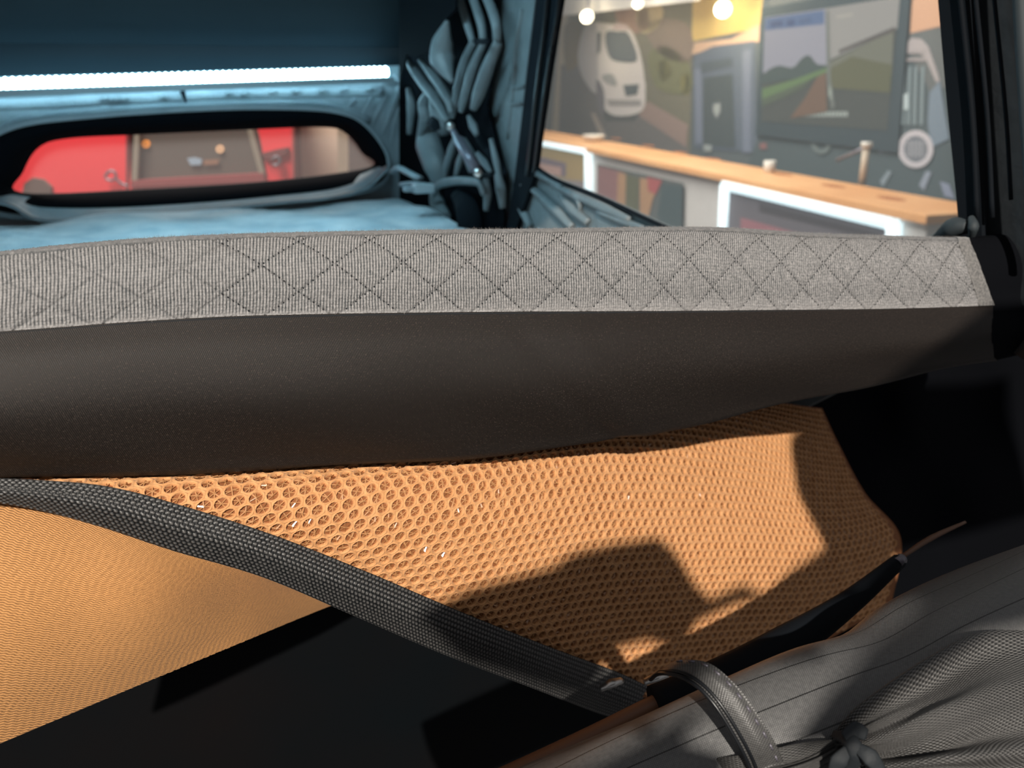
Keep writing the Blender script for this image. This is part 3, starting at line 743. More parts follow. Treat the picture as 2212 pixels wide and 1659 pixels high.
# ------------------------------------------------------------------ fine ribbed knit sheet hanging at lower left
c2 = []
for (x0, y0), (x1, y1), k0, k1 in [
    ((-260, 1030), (-260, 1720), .012, -.03), ((-60, 1045), (-60, 1632), .014, -.03), ((150, 1075), (150, 1543), .018, -.012), ((350, 1140), (350, 1459), .020, .012),
    ((520, 1195), (520, 1388), .032, .040), ((660, 1240), (660, 1330), .075, .090), ((800, 1262), (800, 1275), .14, .14)]:
    c2.append([FP(x0 + (x1 - x0) * t, y0 + (y1 - y0) * t, k0 + (k1 - k0) * t - 0.028 * math.sin(math.pi * t) * (1 if x0 < 400 else 0.3)) for t in (0, .25, .5, .75, 1)])
S_rib = Surf(c2)
rb = empty('ribbed_knit_sheet', FP(200, 1350, 0.0), 'tan finely ribbed knit sheet below the dark webbing strap at lower left', 'knit sheet')
g0 = S_rib.raw(*np.meshgrid([0.35], np.linspace(0, 1, 50), indexing='ij')); lvL = np.linalg.norm(np.diff(g0[0], axis=0), axis=1).sum()
NR = int(lvL / 0.00150)
na, nb = 560, NR * 5
u, v = np.meshgrid(np.linspace(0, 1, na), np.linspace(0, 1, nb), indexing='ij')
p = S_rib.raw(u, v); e = 1e-3
n = np.cross(S_rib.raw(np.minimum(u + e, 1), v) - S_rib.raw(np.maximum(u - e, 0), v), S_rib.raw(u, np.minimum(v + e, 1)) - S_rib.raw(u, np.maximum(v - e, 0)))
n /= np.linalg.norm(n, axis=-1, keepdims=True) + 1e-12
if np.sum(n[60, nb // 2] * (CAM - p[60, nb // 2])) < 0: n = -n
au = np.interp(u, np.linspace(0, 1, 200), S_rib.lu)
ax_ = np.minimum(au, 0.34)
ph = v * NR - 0.50 * (ax_ - ax_ ** 2 / 0.68) / 0.00150 + 0.17 * np.sin(au * 2 * np.pi / 0.0048 + v * 90 + 1.5 * np.sin(v * 37)) + 0.4 * np.sin(au * 25 + v * 4)
rr = np.abs(np.sin(np.pi * ph)) ** 0.7
h = 0.0007 * rr * 1.0 * np.clip((1 - u) / 0.3, 0.1, 1) * np.clip((1 - v) / 0.004, 0, 1)
link('ribbed_knit', set_attr(grid_mesh('ribbed_knit', p + n * h[..., None], None, 0.0025, n), 'rib', np.clip(rr ** 1.7 * 1.1, 0, 1)), M['ribbed'], rb, kind='stuff')

# ------------------------------------------------------------------ webbing strap
Sst = Surf([[FP(x, y0, k), FP(x + dx * .5, (y0 + y1) / 2, k - .006), FP(x + dx, y1, k)] for x, y0, y1, dx, k in [
    (-260, 1030, 1080, 0, -.012), (-60, 1033, 1080, -4, -.014), (90, 1037, 1102, -8, -.016), (240, 1052, 1140, -18, -.018), (400, 1094, 1190, -26, -.020), (600, 1159, 1248, -30, -.022),
    (800, 1238, 1330, -36, -.018), (1000, 1323, 1414, -40, -.008), (1200, 1402, 1490, -40, .008), (1330, 1450, 1540, -40, .028), (1400, 1482, 1560, -40, .03)]])
na, nb = int(Sst.Lu / 0.0024 * 6), 72
a, b = np.meshgrid(np.linspace(0, Sst.Lu, na), np.linspace(0, Sst.Lv, nb), indexing='ij'); p, n = Sst.frame(a, b)
pw = 0.0033
rowi = np.floor(b / (pw * 0.8)); fu = (a / pw + 0.5 * (rowi % 2)); kn = np.abs(np.sin(np.pi * fu)) ** 0.8 * np.abs(np.sin(np.pi * b / (pw * 0.8))) ** 0.8
edge = np.clip(np.minimum(b, Sst.Lv - b) / 0.0018, 0, 1)
h = 0.0011 * kn * (0.7 + 0.3 * rng.random(kn.shape)) * edge
ws = empty('webbing_strap', Sst.at(Sst.Lu * .5, Sst.Lv * .5), 'wide charcoal woven strap slanting across the tan mesh', 'strap')
link('webbing', set_attr(grid_mesh('webbing', p + n * h[..., None], None, 0.0022, n), 'knot', kn ** 2.2), M['webbing'], ws)
for i, (x0, y0, x1, y1) in enumerate([(1298, 1487, 1342, 1470), (1392, 1474, 1440, 1458)]):
    tube('strap_clip', [FP(x0, y0, 0.0), FP((x0 + x1) / 2, (y0 + y1) / 2 - 2, -0.004), FP(x1, y1, 0.0)], [0.003, 0.0042, 0.003], M['steel'], ws, seg=10, flat=0.7, label='metal clip')

# ================================================================== lower body, rods, canvas roll
vb = empty('trailer_body', tent(-0.8, 1.0, 0.6), 'dark painted vehicle body below the tan mats', 'vehicle')
c0 = FP(0, 1200, 0.40); cc = np.array([FP0[0], FP0[1], 0]) + EIN * 0.80 + E1 * 0.1
box_axes('body_side', cc + UP * 0.72, (E1, EIN, UP), (1.35, 0.42, 0.64), M['body_dark'], vb, 0.03)
box_axes('body_sill', cc + UP * 0.16 - EIN * 0.0, (E1, EIN, UP), (1.30, 0.40, 0.12), M['black'], vb, 0.02)
# dark entrance flap hanging to the right of the mesh
fl = Surf([[FP(x, 700, .30 - .0 * i), FP(x + 25 * (i % 2), 900, .29 + .03 * (i % 2)), FP(x + 20, 1100, .27 - .02 * (i % 2)), FP(x + 40, 1400, .24)] for i, x in enumerate([1700, 1850, 1980, 2100, 2240, 2400, 2600])])
a, b = np.meshgrid(np.linspace(0, fl.Lu, 60), np.linspace(0, fl.Lv, 40), indexing='ij'); p, n = fl.frame(a, b)
link('entrance_flap', grid_mesh('entrance_flap', p, None, 0.003, n), M['canvas_black'], label='black canvas entrance flap hanging in shadow right of the tan mesh', cat='canvas flap')

def cpt(px, py, d):                                           # a point at camera depth d
    return CAM + ray(px, py) * d
tube('brown_pole', [cpt(960, 1740, .60), cpt(1250, 1605, .60), cpt(1420, 1520, .60), cpt(1560, 1455, .62)], [0.0075, 0.007, 0.0065, 0.006], M['brown'], seg=14,
     label='dim brown rod running under the tie strap toward the lower edge', cat='rod')
pl = empty('black_pole', cpt(1700, 1380, .66), 'thick black pole along the lower right edge of the tan mesh', 'pole')
tube('pole_tube', [cpt(1420, 1535, .60), cpt(1550, 1480, .61), cpt(1700, 1392, .64), cpt(1830, 1305, .67), cpt(1942, 1212, .70)], [0.017, 0.017, 0.014, 0.0095, 0.006], M['black'], pl, seg=14)
tube('pole_tip', [cpt(1937, 1217, .695), cpt(1948, 1207, .70)], 0.0045, M['strut'], pl, seg=12, label='small metal tip')
tube('brown_binding', [cpt(1945, 1205, .71), cpt(2010, 1163, .73), cpt(2085, 1128, .75)], [0.0018, 0.0025, 0.0012], M['brown'], seg=8,
     label='thin brown binding edge rising from the tip of the black pole', cat='binding')
# rolled up entrance canvas
roll_path = cr_path([cpt(900, 1975, .50), cpt(1200, 1838, .50), cpt(1500, 1706, .50), cpt(1780, 1592, .51), cpt(2020, 1488, .54), cpt(2230, 1395, .58), cpt(2500, 1290, .62)], 90)
V, Fq = tube_arrays(roll_path, [0.046, 0.048, 0.050, 0.053, 0.056, 0.060, 0.064], 48, 1.0, (0.2, -0.5, 0.8), caps=False)
nseg = 48; rr_ = V.reshape(90, nseg, 3); cl = np.linalg.norm(np.diff(roll_path, axis=0), axis=1); al = np.concatenate([[0], np.cumsum(cl)])
th = np.linspace(0, 2*np.pi, nseg, endpoint=False)
rad_off = 0.0022 * np.sin(3 * th[None] + al[:, None] * 9) + 0.0016 * np.sin(5 * th[None] - al[:, None] * 21) - 0.006 * np.exp(-((al[:, None] - al[52]) / 0.03) ** 2)
dirv = rr_ - roll_path[:, None]; dirv /= np.linalg.norm(dirv, axis=-1, keepdims=True)
rr_ = rr_ + dirv * rad_off[..., None]
rr_ = np.concatenate([rr_, rr_[:, :1]], 1)
uvr = np.stack(np.broadcast_arrays(al[:, None], np.append(th, 2*np.pi)[None] * 0.052), -1)
rc = empty('rolled_canvas', roll_path[40], 'rolled up grey ripstop canvas along the lower right corner', 'canvas roll')
link('canvas_roll', grid_mesh('canvas_roll', rr_, uvr), M['ripstop'], rc)
# tie strap
S_tie = Surf([[cpt(x0, y0, d), cpt((x0 + x1) / 2 + 4, (y0 + y1) / 2 - 5, d - .002), cpt(x1, y1, d)] for x0, y0, x1, y1, d in [
    (1405, 1468, 1425, 1447, .50), (1425, 1455, 1465, 1426, .475), (1472, 1462, 1530, 1432, .462), (1520, 1495, 1585, 1475, .452), (1562, 1550, 1628, 1530, .447), (1605, 1625, 1672, 1600, .446), (1625, 1672, 1695, 1650, .45)]])
a, b = np.meshgrid(np.linspace(0, S_tie.Lu, 90), np.linspace(0, S_tie.Lv, 14), indexing='ij'); p, n = S_tie.frame(a, b)
ti = empty('tie_strap', S_tie.at(S_tie.Lu * .5, 0.006), 'black tie strap with stitched edges looped over the rolled canvas', 'tie strap')
M['tie'] = weave('tie_cloth', (0.02, 0.02, 0.02), (0.10, 0.098, 0.095), 0.0016, 0.0016, 0.42, 0.4, 0.0004, spec=0.7)
link('strap_band', grid_mesh('strap_band', p, np.stack([a, b], -1), 0.0012, n), M['tie'], ti)
for f_, r_ in ((0.0, 0.0011), (0.17, 0.0010)):
    tube('piping', [S_tie.at(x, S_tie.Lv * f_) for x in np.linspace(0, S_tie.Lu, 14)], r_, M['black_gloss'], ti, seg=8)
tb = S_tie.Lv * 0.82
for x in np.arange(0.03, S_tie.Lu - 0.005, 0.0075):
    pA, nA = S_tie.frame(np.array([x]), np.array([tb])); pB, nB = S_tie.frame(np.array([x + 0.0035]), np.array([tb]))
    tube('stitch', [pA[0] + nA[0] * .0003, pB[0] + nB[0] * .0003], 0.00055, M['strut'], ti, seg=6)

# gathered insect netting, tied at one point and fanning out to the right
def fan(name, ctrl2, m, folds, amp, thick=0.0015):
    S = Surf(ctrl2)
    a, b = np.meshgrid(np.linspace(0, S.Lu, 170), np.linspace(0, 1, 120), indexing='ij')
    u = a / S.Lu
    p = S.raw(u, b); e = 2e-3
    n = np.cross(S.raw(np.minimum(u + e, 1), b) - S.raw(np.maximum(u - e, 0), b), S.raw(u, np.minimum(b + e, 1)) - S.raw(u, np.maximum(b - e, 0)))
    n /= np.linalg.norm(n, axis=-1, keepdims=True) + 1e-12
    if np.sum(n[80, 60] * (CAM - p[80, 60])) < 0: n = -n
    h = amp * np.sin(b * folds * 2 * np.pi + 1.1 * np.sin(b * 9) + u * 1.2) * np.sin(np.pi * np.clip(u, 0.04, 0.9)) + amp * 0.5 * np.sin(b * folds * 3.7 * np.pi + u * 3)* (1 - u)
    wv = np.interp(u, [0, 1], [0.25, 1.0])
    return p + n * h[..., None], n, np.stack([a, b * 0.24 ], -1)
nb_ = empty('gathered_netting', cpt(1850, 1600, .44), 'dark insect netting gathered into folds at the lower right corner', 'netting')
fc = [
    [(1800, 1598, .455), (1805, 1606, .452), (1810, 1616, .450), (1812, 1626, .450), (1812, 1640, .452)],
    [(1880, 1510, .454), (1895, 1570, .443), (1905, 1620, .440), (1905, 1660, .438), (1890, 1710, .445)],
    [(2000, 1432, .470), (2030, 1515, .448), (2050, 1590, .432), (2050, 1660, .425), (2030, 1760, .43)],
    [(2120, 1374, .492), (2150, 1465, .465), (2170, 1560, .442), (2175, 1660, .43), (2170, 1800, .435)],
    [(2280, 1365, .51), (2310, 1450, .48), (2320, 1550, .455), (2330, 1660, .44), (2330, 1820, .44)]]
P_, N_, UV_ = fan('netting_folds', [[cpt(*q) for q in c] for c in fc], M['net'], 3.2, 0.0055)
link('netting_folds', grid_mesh('netting_folds', P_, UV_, 0.0012, N_), M['net'], nb_)
fc = [
    [(1810, 1600, .452), (1806, 1612, .450), (1804, 1624, .448), (1806, 1640, .450)],
    [(1740, 1618, .452), (1730, 1640, .446), (1725, 1665, .444), (1730, 1690, .448)],
    [(1620, 1638, .455), (1610, 1670, .448), (1605, 1705, .446), (1610, 1740, .45)],
    [(1500, 1640, .470), (1490, 1690, .462), (1485, 1730, .46), (1480, 1780, .46)]]
P_, N_, UV_ = fan('netting_tail', [[cpt(*q) for q in c] for c in fc], M['net'], 2.2, 0.004)
link('netting_tail', grid_mesh('netting_tail', P_, UV_, 0.0012, N_), M['net'], nb_)
tube('gather_tie', [cpt(1800, 1585, .447), cpt(1835, 1600, .436), cpt(1850, 1630, .434), cpt(1835, 1665, .44)], [0.002, 0.004, 0.0045, 0.003], M['canvas_dark'], nb_, seg=14, flat=0.4, nrm=(0.0, -0.8, 0.6))

for pts_ in ([(1848, 1612, .434), (1880, 1636, .430), (1905, 1668, .430)], [(1822, 1592, .436), (1848, 1578, .438), (1872, 1588, .438)], [(1832, 1618, .434), (1812, 1645, .434), (1800, 1672, .436)]):
    tube('tie_tail', [cpt(*q_) for q_ in pts_], [0.0025, 0.0045, 0.003], M['canvas_dark'], nb_, seg=10, flat=0.25, nrm=(0.0, -0.8, 0.6))

# ================================================================== unseen cards added behind the camera, cut to shade mesh and roll
def toward_light(P, dist):
    v = SPOT - P; return P + v / np.linalg.norm(v) * dist
def hit(px, py, kf=0.04):
    d = Vector(ray(px, py)); r = bvh_mat.ray_cast(Vector(CAM), d.normalized())
    return np.array(r[0]) if r[0] is not None else FP(px, py, kf)
LDIR = SPOT - np.array([0.1, 0.6, CAMZ - 0.4]); LDIR /= np.linalg.norm(LDIR)
bvh_roll = BVHTree.FromPolygons([Vector(v) for v in rr_.reshape(-1, 3)], grid_faces(90, nseg + 1).tolist())
def caster(name, poly, plane_d, label, cat, m='canvas_dark', thick=0.004, kf=0.04, roll=False):
    P0 = np.array([0.1, 0.6, CAMZ - 0.4]) + LDIR * plane_d
    out = []
    for px, py in poly:
        A = hit(px, py, kf)
        if roll:
            r = bvh_roll.ray_cast(Vector(CAM), Vector(ray(px, py)).normalized()); A = np.array(r[0]) if r[0] is not None else cpt(px, py, 0.56)
        v = SPOT - A
        t = np.dot(P0 - A, LDIR) / np.dot(v, LDIR); out.append(A + v * t)
    return plate(name, out, M[m], LDIR, thick, label=label, cat=cat)
caster('mesh_shade_card', [(905, 1330), (1010, 1272), (1190, 1224), (1240, 1192), (1330, 1172), (1420, 1160), (1452, 1185), (1480, 1225), (1500, 1260), (1535, 1292), (1605, 1262), (1668, 1292), (1590, 1306), (1505, 1345), (1480, 1392), (1440, 1398), (1396, 1385), (1325, 1405), (1300, 1440), (1250, 1500), (1150, 1470), (1000, 1420)],
       0.92, 'added dark card behind the viewer, cut to shade the tan mesh', 'canvas flap')  # outline projected from the shadow on the mesh
caster('side_shade_card', [(1706, 960), (1721, 1061), (1757, 1133), (1793, 1205), (1745, 1228), (1700, 1270), (1690, 1285), (1760, 1275), (1900, 1215), (2300, 1100), (2300, 760), (1900, 800), (1770, 890), (1712, 935)],
       0.92, 'added dark card behind the viewer, cut to shade the right of the mesh', 'canvas flap', kf=0.19)  # added blocker for the shadow on the right of the mesh
caster('roll_shade_card', [(1960, 1330), (1870, 1400), (1790, 1490), (1730, 1570), (1690, 1615), (1790, 1605), (1835, 1565), (1900, 1490), (2000, 1425), (2120, 1365), (2330, 1320), (2330, 1050), (2100, 1180)],
       0.98, 'added dark card behind the viewer, cut to shade the right of the canvas roll', 'canvas flap', roll=True)  # added blocker for the diagonal shadow on the roll
caster('corner_shade_card', [(1000, 1720), (1250, 1600), (1470, 1490), (1475, 1600), (1570, 1625), (1570, 1720)],
       0.98, 'added dark card behind the viewer, cut to shade the left of the canvas roll', 'canvas flap', roll=True)  # added blocker that darkens the left part of the roll
# unseen card added over the entrance to keep the spotlight out of the tent
hd = [FP0 * np.array([1, 1, 0]) + E1 * x + UP * z for x, z in [(-0.75, CAMZ + 0.30), (0.86, CAMZ + 0.30), (0.86, CAMZ + 0.82), (-0.75, CAMZ + 0.82)]]
plate('header_shade_card', hd, M['canvas_dark'], -EIN, 0.02, label='added dark card above the entrance that blocks the spotlight', cat='canvas flap')

# ================================================================== OUTSIDE, through the side window
CD = np.array([0.319, -0.948, 0.0]); CD /= np.linalg.norm(CD)    # along the stand, coming nearer to the right
CNR = np.array([CD[1], -CD[0], 0.0])
if np.dot(CNR, -np.array([0.35, 8.9, 0])) < 0: CNR = -CNR        # faces the tent
ZC = 1.10
F0 = ZP(2000, 462, ZC)                                           # near end of the counter's front top edge
def CF(px, py, k=0.0):
    return on(px, py, F0 + CNR * k, CNR)
WP0 = F0 - CNR * 1.25
def PW(px, py, k=0.0):
    return on(px, py, WP0 + CNR * k, CNR)
def ctr(s, dpt, z):                                              # s metres back from the near end, dpt behind the front face
    return np.array([F0[0], F0[1], 0]) - CD * s - CNR * dpt + UP * z
counter = empty('display_counter', ctr(3, 0.2, 0), 'long white display counter with light wood top outside the side window', 'counter')
LC = 9.0
M['wood'] = mat('pale_wood', lin((236, 178, 122)), 0.5, noise=(2.2, lin((224, 160, 104))))
M['wood_knot'] = mat('wood_knot', lin((170, 100, 50)), 0.6)
M['white_panel'] = mat('white_laminate', lin((205, 200, 196)), 0.4)
AX = (CD, CNR, UP)
box_axes('carcass', ctr(LC / 2, 0.22, 0.53), AX, (LC / 2, 0.20, 0.53), M['white_panel'], counter, 0.01)
box_axes('worktop', ctr(LC / 2 - 0.02, 0.20, ZC - 0.02), AX, (LC / 2 + 0.03, 0.24, 0.022), M['wood'], counter, 0.006)
for px, py in [(1540, 347), (1690, 380), (1800, 405), (1925, 432), (1400, 318), (1330, 303), (1470, 333)]:
    c = ZP(px, py - 4, ZC + 0.004); th_ = np.linspace(0, 2*np.pi, 20, endpoint=False)
    plate('wood_knot', [c + CD * 0.10 * math.cos(t) + CNR * 0.045 * math.sin(t) for t in th_], M['wood_knot'], -UP, 0.002, counter)
M['glow'] = emission('light_frame', (0.72, 0.93, 1.0), 1.6)
def light_frame(corners, wdt, picture, pics):
    fr = [CF(x, y, 0.012) for x, y in corners]
    for i in range(4):
        tube('light_frame', [fr[i], fr[(i + 1) % 4]], wdt, M['glow'], counter, seg=10, nrm=CNR)
    plate('picture_panel', [CF(x, y, 0.006) for x, y in corners], picture, -CNR, 0.004, counter)
    for k_, (pp_, m_) in enumerate(pics):
        plate('picture_print', [CF(x, y, 0.009 + 0.001 * k_) for x, y in pp_], m_, -CNR, 0.002, counter)
light_frame([(1568, 398), (1932, 482), (1926, 640), (1560, 560)], 0.040, flatc('print_grey', (100, 95, 102)), [
    ([(1600, 470), (1780, 520), (1780, 560), (1600, 540)], flatc('print_rose', (150, 100, 108))),
    ([(1640, 440), (1900, 505), (1910, 520), (1640, 456)], flatc('print_dark', (70, 66, 72)))])
light_frame([(1130, 300), (1271, 326), (1271, 440), (1120, 420)], 0.036, flatc('print_ochre', (170, 145, 100)), [
    ([(1150, 335), (1222, 352), (1222, 382), (1150, 375)], flatc('print_violet', (118, 105, 118))),
    ([(1165, 352), (1212, 362), (1212, 380), (1165, 374)], flatc('print_pink', (190, 150, 140))),
    ([(1150, 380), (1262, 392), (1262, 440), (1150, 420)], flatc('print_mauve', (140, 128, 130)))])
plate('picture_panel', [CF(x, y, 0.006) for x, y in [(1290, 354), (1476, 396), (1474, 520), (1288, 470)]], flatc('print_slate', (88, 92, 92)), -CNR, 0.004, counter)
for k_, (pp_, m_) in enumerate([
    ([(1292, 358), (1345, 372), (1345, 450), (1290, 430)], flatc('print_red_brown', (140, 98, 98))),
    ([(1335, 372), (1352, 376), (1350, 450), (1332, 440)], flatc('print_tan', (170, 130, 98))),
    ([(1352, 376), (1380, 384), (1378, 460), (1352, 445)], flatc('print_olive', (92, 92, 70))),
    ([(1382, 384), (1428, 392), (1410, 430), (1400, 470), (1382, 460)], flatc('print_tan', (170, 130, 98))),
    ([(1398, 382), (1430, 390), (1416, 420), (1400, 412)], flatc('print_red', (165, 82, 82))),
    ([(1430, 396), (1474, 402), (1472, 510), (1420, 470)], flatc('print_teal', (62, 78, 82)))]):
    plate('picture_print', [CF(x, y, 0.009 + 0.001 * k_) for x, y in pp_], m_, -CNR, 0.002, counter)

# small things on the counter
def turned(name, c, prof, m, label, cat, parent=None):
    a_ = np.linspace(0, 2*np.pi, 18, endpoint=False)
    G = np.array([[c + np.array([r * math.cos(t), r * math.sin(t), z]) for t in a_] for r, z in prof])
    V = G.reshape(-1, 3); Fq = grid_faces(len(prof), 18, True)
    return link(name, mesh_np(name, V, Fq), m, parent, label=label, cat=cat)
M['white_plastic'] = mat('white_plastic', lin((214, 208, 198)), 0.4)
turned('white_cup', ZP(1661, 372, ZC + 0.003), [(0.0, 0.0), (0.035, 0.0), (0.038, 0.03), (0.040, 0.075), (0.036, 0.075), (0.033, 0.01), (0.0, 0.008)], M['white_plastic'], 'small white cup standing on the wooden counter top below the screen', 'cup')
turned('pale_dish', ZP(1282, 305, ZC + 0.003), [(0.0, 0.0), (0.05, 0.0), (0.10, 0.035), (0.11, 0.06), (0.10, 0.06), (0.05, 0.012), (0.0, 0.010)], M['white_plastic'], 'pale round dish at the far end of the wooden counter', 'dish')
post = empty('stand_post', ctr(0.9, 0.38, ZC), 'pale wooden post standing on the counter before the white ring', 'post')
pB = ZP(1862, 398, ZC); pT = on(1872, 318, pB, CNR)
tube('post_shaft', [pB, pT], 0.022, mat('post_wood', lin((196, 180, 160)), 0.6), post, seg=12)
tube('post_cap', [pT, pT + UP * 0.03], 0.034, M['white_plastic'], post, seg=12)
tube('post_arm', [pT + UP * 0.0, on(1808, 346, pB, CNR), ], 0.012, M['strut'], post, seg=10)

# exhibition wall behind the counter with printed panels
wx = PW(1700, 0)
plate('wall_stand', [PW(1150, 470), PW(1140, -500), PW(2700, -1600), PW(2700, 1400)], mat('stand_wall', lin((96, 100, 100)), 0.7), -CNR, 0.08, kind='structure')
panel = empty('printed_wall_panel', PW(1340, 200), 'big printed wall panel of a white camper van on a forest road', 'poster')
pp_i = [0]
def prt(pts, m, parent, name='print', base=0.004, smoothn=0, thick=0.002):
    pp_i[0] += 1
    P = [PW(x, y, base) for x, y in pts]
    if smoothn: P = list(closed_path(P, smoothn))
    return plate(name, P, m, -CNR, thick, parent)
C_ = flatc
prt([(1190, 300), (1215, 20), (1232, 10), (1208, 300)], C_('p_sand', (190, 172, 146)), panel, 'panel_edge', .006)
prt([(1206, 320), (1232, -40), (1500, -60), (1490, 340)], C_('p_forest', (112, 108, 92)), panel, 'print_ground', .006)
prt([(1205, 320), (1212, 140), (1290, 130), (1300, 200), (1480, 280), (1488, 340)], C_('p_road', (108, 104, 103)), panel, 'print_road', .010)
prt([(1385, 222), (1400, 220), (1486, 270), (1482, 318), (1380, 250)], C_('p_verge', (146, 124, 116)), panel, 'print_verge', .013)
prt([(1276, 245), (1284, 244), (1312, 300), (1298, 300)], C_('p_line', (165, 150, 140)), panel, 'print_line', .013)
for pts, nm, c in [
    ([(1392, 60), (1440, 40), (1490, 60), (1490, 130), (1430, 120)], 'p_leaf_a', (128, 112, 100)),
    ([(1400, 120), (1440, 100), (1488, 140), (1488, 200), (1420, 190)], 'p_leaf_b', (110, 110, 78)),
    ([(1420, 140), (1440, 130), (1450, 160), (1430, 175)], 'p_leaf_c', (148, 142, 88)),
    ([(1470, 170), (1488, 160), (1488, 200), (1475, 200)], 'p_leaf_c', (148, 142, 88)),
    ([(1220, 60), (1250, 50), (1252, 130), (1222, 150)], 'p_leaf_d', (120, 104, 74)),
    ([(1330, 20), (1390, 10), (1400, 60), (1350, 70)], 'p_leaf_e', (150, 120, 104)),
    ([(1375, 20), (1430, 15), (1420, 60), (1385, 70)], 'p_leaf_f', (190, 170, 130)),
    ]:
    prt(pts, C_(nm, c), panel, 'print_foliage', .012, 24)
# the printed van
prt([(1262, 60), (1282, 48), (1320, 52), (1358, 60), (1378, 100), (1388, 140), (1392, 172), (1394, 190), (1386, 240), (1330, 250), (1302, 230), (1292, 195), (1262, 170), (1252, 120)], C_('p_van', (206, 200, 198)), panel, 'print_van', .016, 56)
prt([(1248, 120), (1262, 60), (1286, 52), (1290, 110), (1290, 200), (1260, 170)], C_('p_van_side', (176, 172, 174)), panel, 'print_van_side', .019, 30)
prt([(1308, 72), (1335, 68), (1358, 74), (1376, 128), (1345, 134), (1316, 122)], C_('p_screen', (92, 98, 102)), panel, 'print_windscreen', .022, 36)
prt([(1290, 70), (1298, 70), (1296, 110), (1290, 120)], C_('p_screen', (92, 98, 102)), panel, 'print_side_window', .022)
prt([(1346, 184), (1380, 182), (1376, 204), (1352, 208)], C_('p_grille', (84, 92, 96)), panel, 'print_grille', .022)
prt([(1300, 165), (1322, 160), (1332, 185), (1310, 180)], C_('p_lamp', (150, 150, 150)), panel, 'print_headlamp', .022, 20)
prt([(1310, 215), (1384, 216), (1384, 228), (1316, 228)], C_('p_bumper', (150, 146, 146)), panel, 'print_bumper', .022)
prt([(1302, 242), (1384, 242), (1370, 262), (1308, 262)], C_('p_shadow', (80, 82, 82)), panel, 'print_tyres', .013)
prt([(1288, 172), (1304, 196), (1304, 244), (1292, 230)], C_('p_wheel', (110, 106, 112)), panel, 'print_wheel', .022, 20)
prt([(1322, 64), (1356, 66), (1356, 54), (1330, 48)], C_('p_van_top', (186, 168, 168)), panel, 'print_roof', .022)

# printed panel of a dark truck cab, right of the van
truck = empty('truck_wall_panel', PW(1560, 200), 'printed wall panel of a dark blue truck cab beside the screen', 'poster')
prt([(1492, 340), (1500, -60), (1660, -100), (1650, 400), (1600, 385)], C_('p_slate', (86, 94, 98)), truck, 'print_ground', .006)
prt([(1494, 90), (1498, -60), (1660, -100), (1640, 60)], C_('p_lamplit_yellow', (206, 176, 104)), truck, 'print_backdrop', .010)  # warm lamplight on the wall put into this yellow
prt([(1494, 118), (1500, 92), (1580, 84), (1640, 52), (1640, 90), (1560, 100)], C_('p_peach', (200, 166, 140)), truck, 'print_backdrop', .013)
prt([(1498, 120), (1540, 100), (1630, 88), (1636, 330), (1500, 320)], C_('p_cab', (88, 98, 112)), truck, 'print_cab', .014)
prt([(1514, 135), (1580, 124), (1582, 142), (1514, 158)], C_('p_cab_glass', (74, 84, 92)), truck, 'print_windscreen', .018)
prt([(1520, 168), (1582, 160), (1588, 320), (1518, 314)], C_('p_cab_grille', (66, 76, 80)), truck, 'print_grille', .018)
prt([(1500, 150), (1514, 150), (1518, 310), (1502, 310)], C_('p_cab_edge', (110, 118, 136)), truck, 'print_edge', .018)
prt([(1604, 110), (1622, 105), (1622, 330), (1604, 330)], C_('p_cab_edge', (110, 118, 136)), truck, 'print_edge', .018)
prt([(1541, 225), (1555, 222), (1556, 240), (1548, 256), (1540, 240)], C_('p_badge', (150, 156, 156)), truck, 'print_badge', .022)
prt([(1520, 312), (1538, 314), (1536, 328), (1520, 326)], C_('p_badge', (150, 156, 156)), truck, 'print_lamp', .022)

# large screen
tv = empty('wall_screen', PW(1800, 150, .05), 'big black framed screen showing a green field road under a pale sky', 'screen')
def tvp(x, y, k=0.0): return PW(x, y, 0.055 + k)
plate('screen_frame', [tvp(1632, 292), tvp(1645, 18), tvp(1968, -40), tvp(1938, 330)], mat('screen_black', lin((56, 68, 74)), 0.7, spec=0.2), -CNR, 0.05, tv)
def tvs(name, pts, rgb, k, s=0.72, n=0):
    P = [tvp(x, y, k) for x, y in pts]
    if n: P = list(closed_path(P, n))
    c = lin(rgb)[:3]
    mm_ = mat('screen_' + name, (0.02, 0.02, 0.02), 0.7, emit=(c, s), spec=0.1)
    return plate(name, P, mm_, -CNR, 0.0015, tv)
tvs('image_ground', [(1644, 262), (1652, 38), (1944, -8), (1916, 282)], (92, 96, 90), .003)
tvs('image_sky', [(1648, 158), (1652, 38), (1784, 18), (1786, 140)], (205, 200, 212), .005)
tvs('image_sky', [(1786, 132), (1784, 18), (1944, -8), (1938, 62)], (206, 198, 190), .005)
tvs('image_banner', [(1652, 66), (1653, 40), (1780, 22), (1780, 52)], (110, 140, 190), .007)
tvs('image_label', [(1664, 60), (1665, 48), (1690, 44), (1690, 56)], (60, 92, 150), .009)
tvs('image_label', [(1700, 57), (1700, 44), (1716, 42), (1716, 54)], (60, 92, 150), .009)
tvs('image_label', [(1726, 52), (1726, 42), (1752, 38), (1752, 48)], (90, 120, 170), .009)
tvs('image_trees', [(1648, 180), (1652, 158), (1680, 142), (1712, 146), (1732, 126), (1748, 120), (1764, 138), (1784, 142), (1784, 158), (1700, 172)], (84, 104, 100), .009, n=36)
tvs('image_field', [(1646, 214), (1646, 192), (1720, 170), (1785, 146), (1786, 156), (1730, 180)], (128, 160, 100), .011)
tvs('image_field', [(1646, 230), (1646, 210), (1730, 178), (1760, 165), (1735, 190), (1690, 212)], (104, 118, 92), .010)
tvs('image_track', [(1706, 256), (1740, 210), (1764, 168), (1784, 154), (1786, 240)], (150, 112, 88), .010)
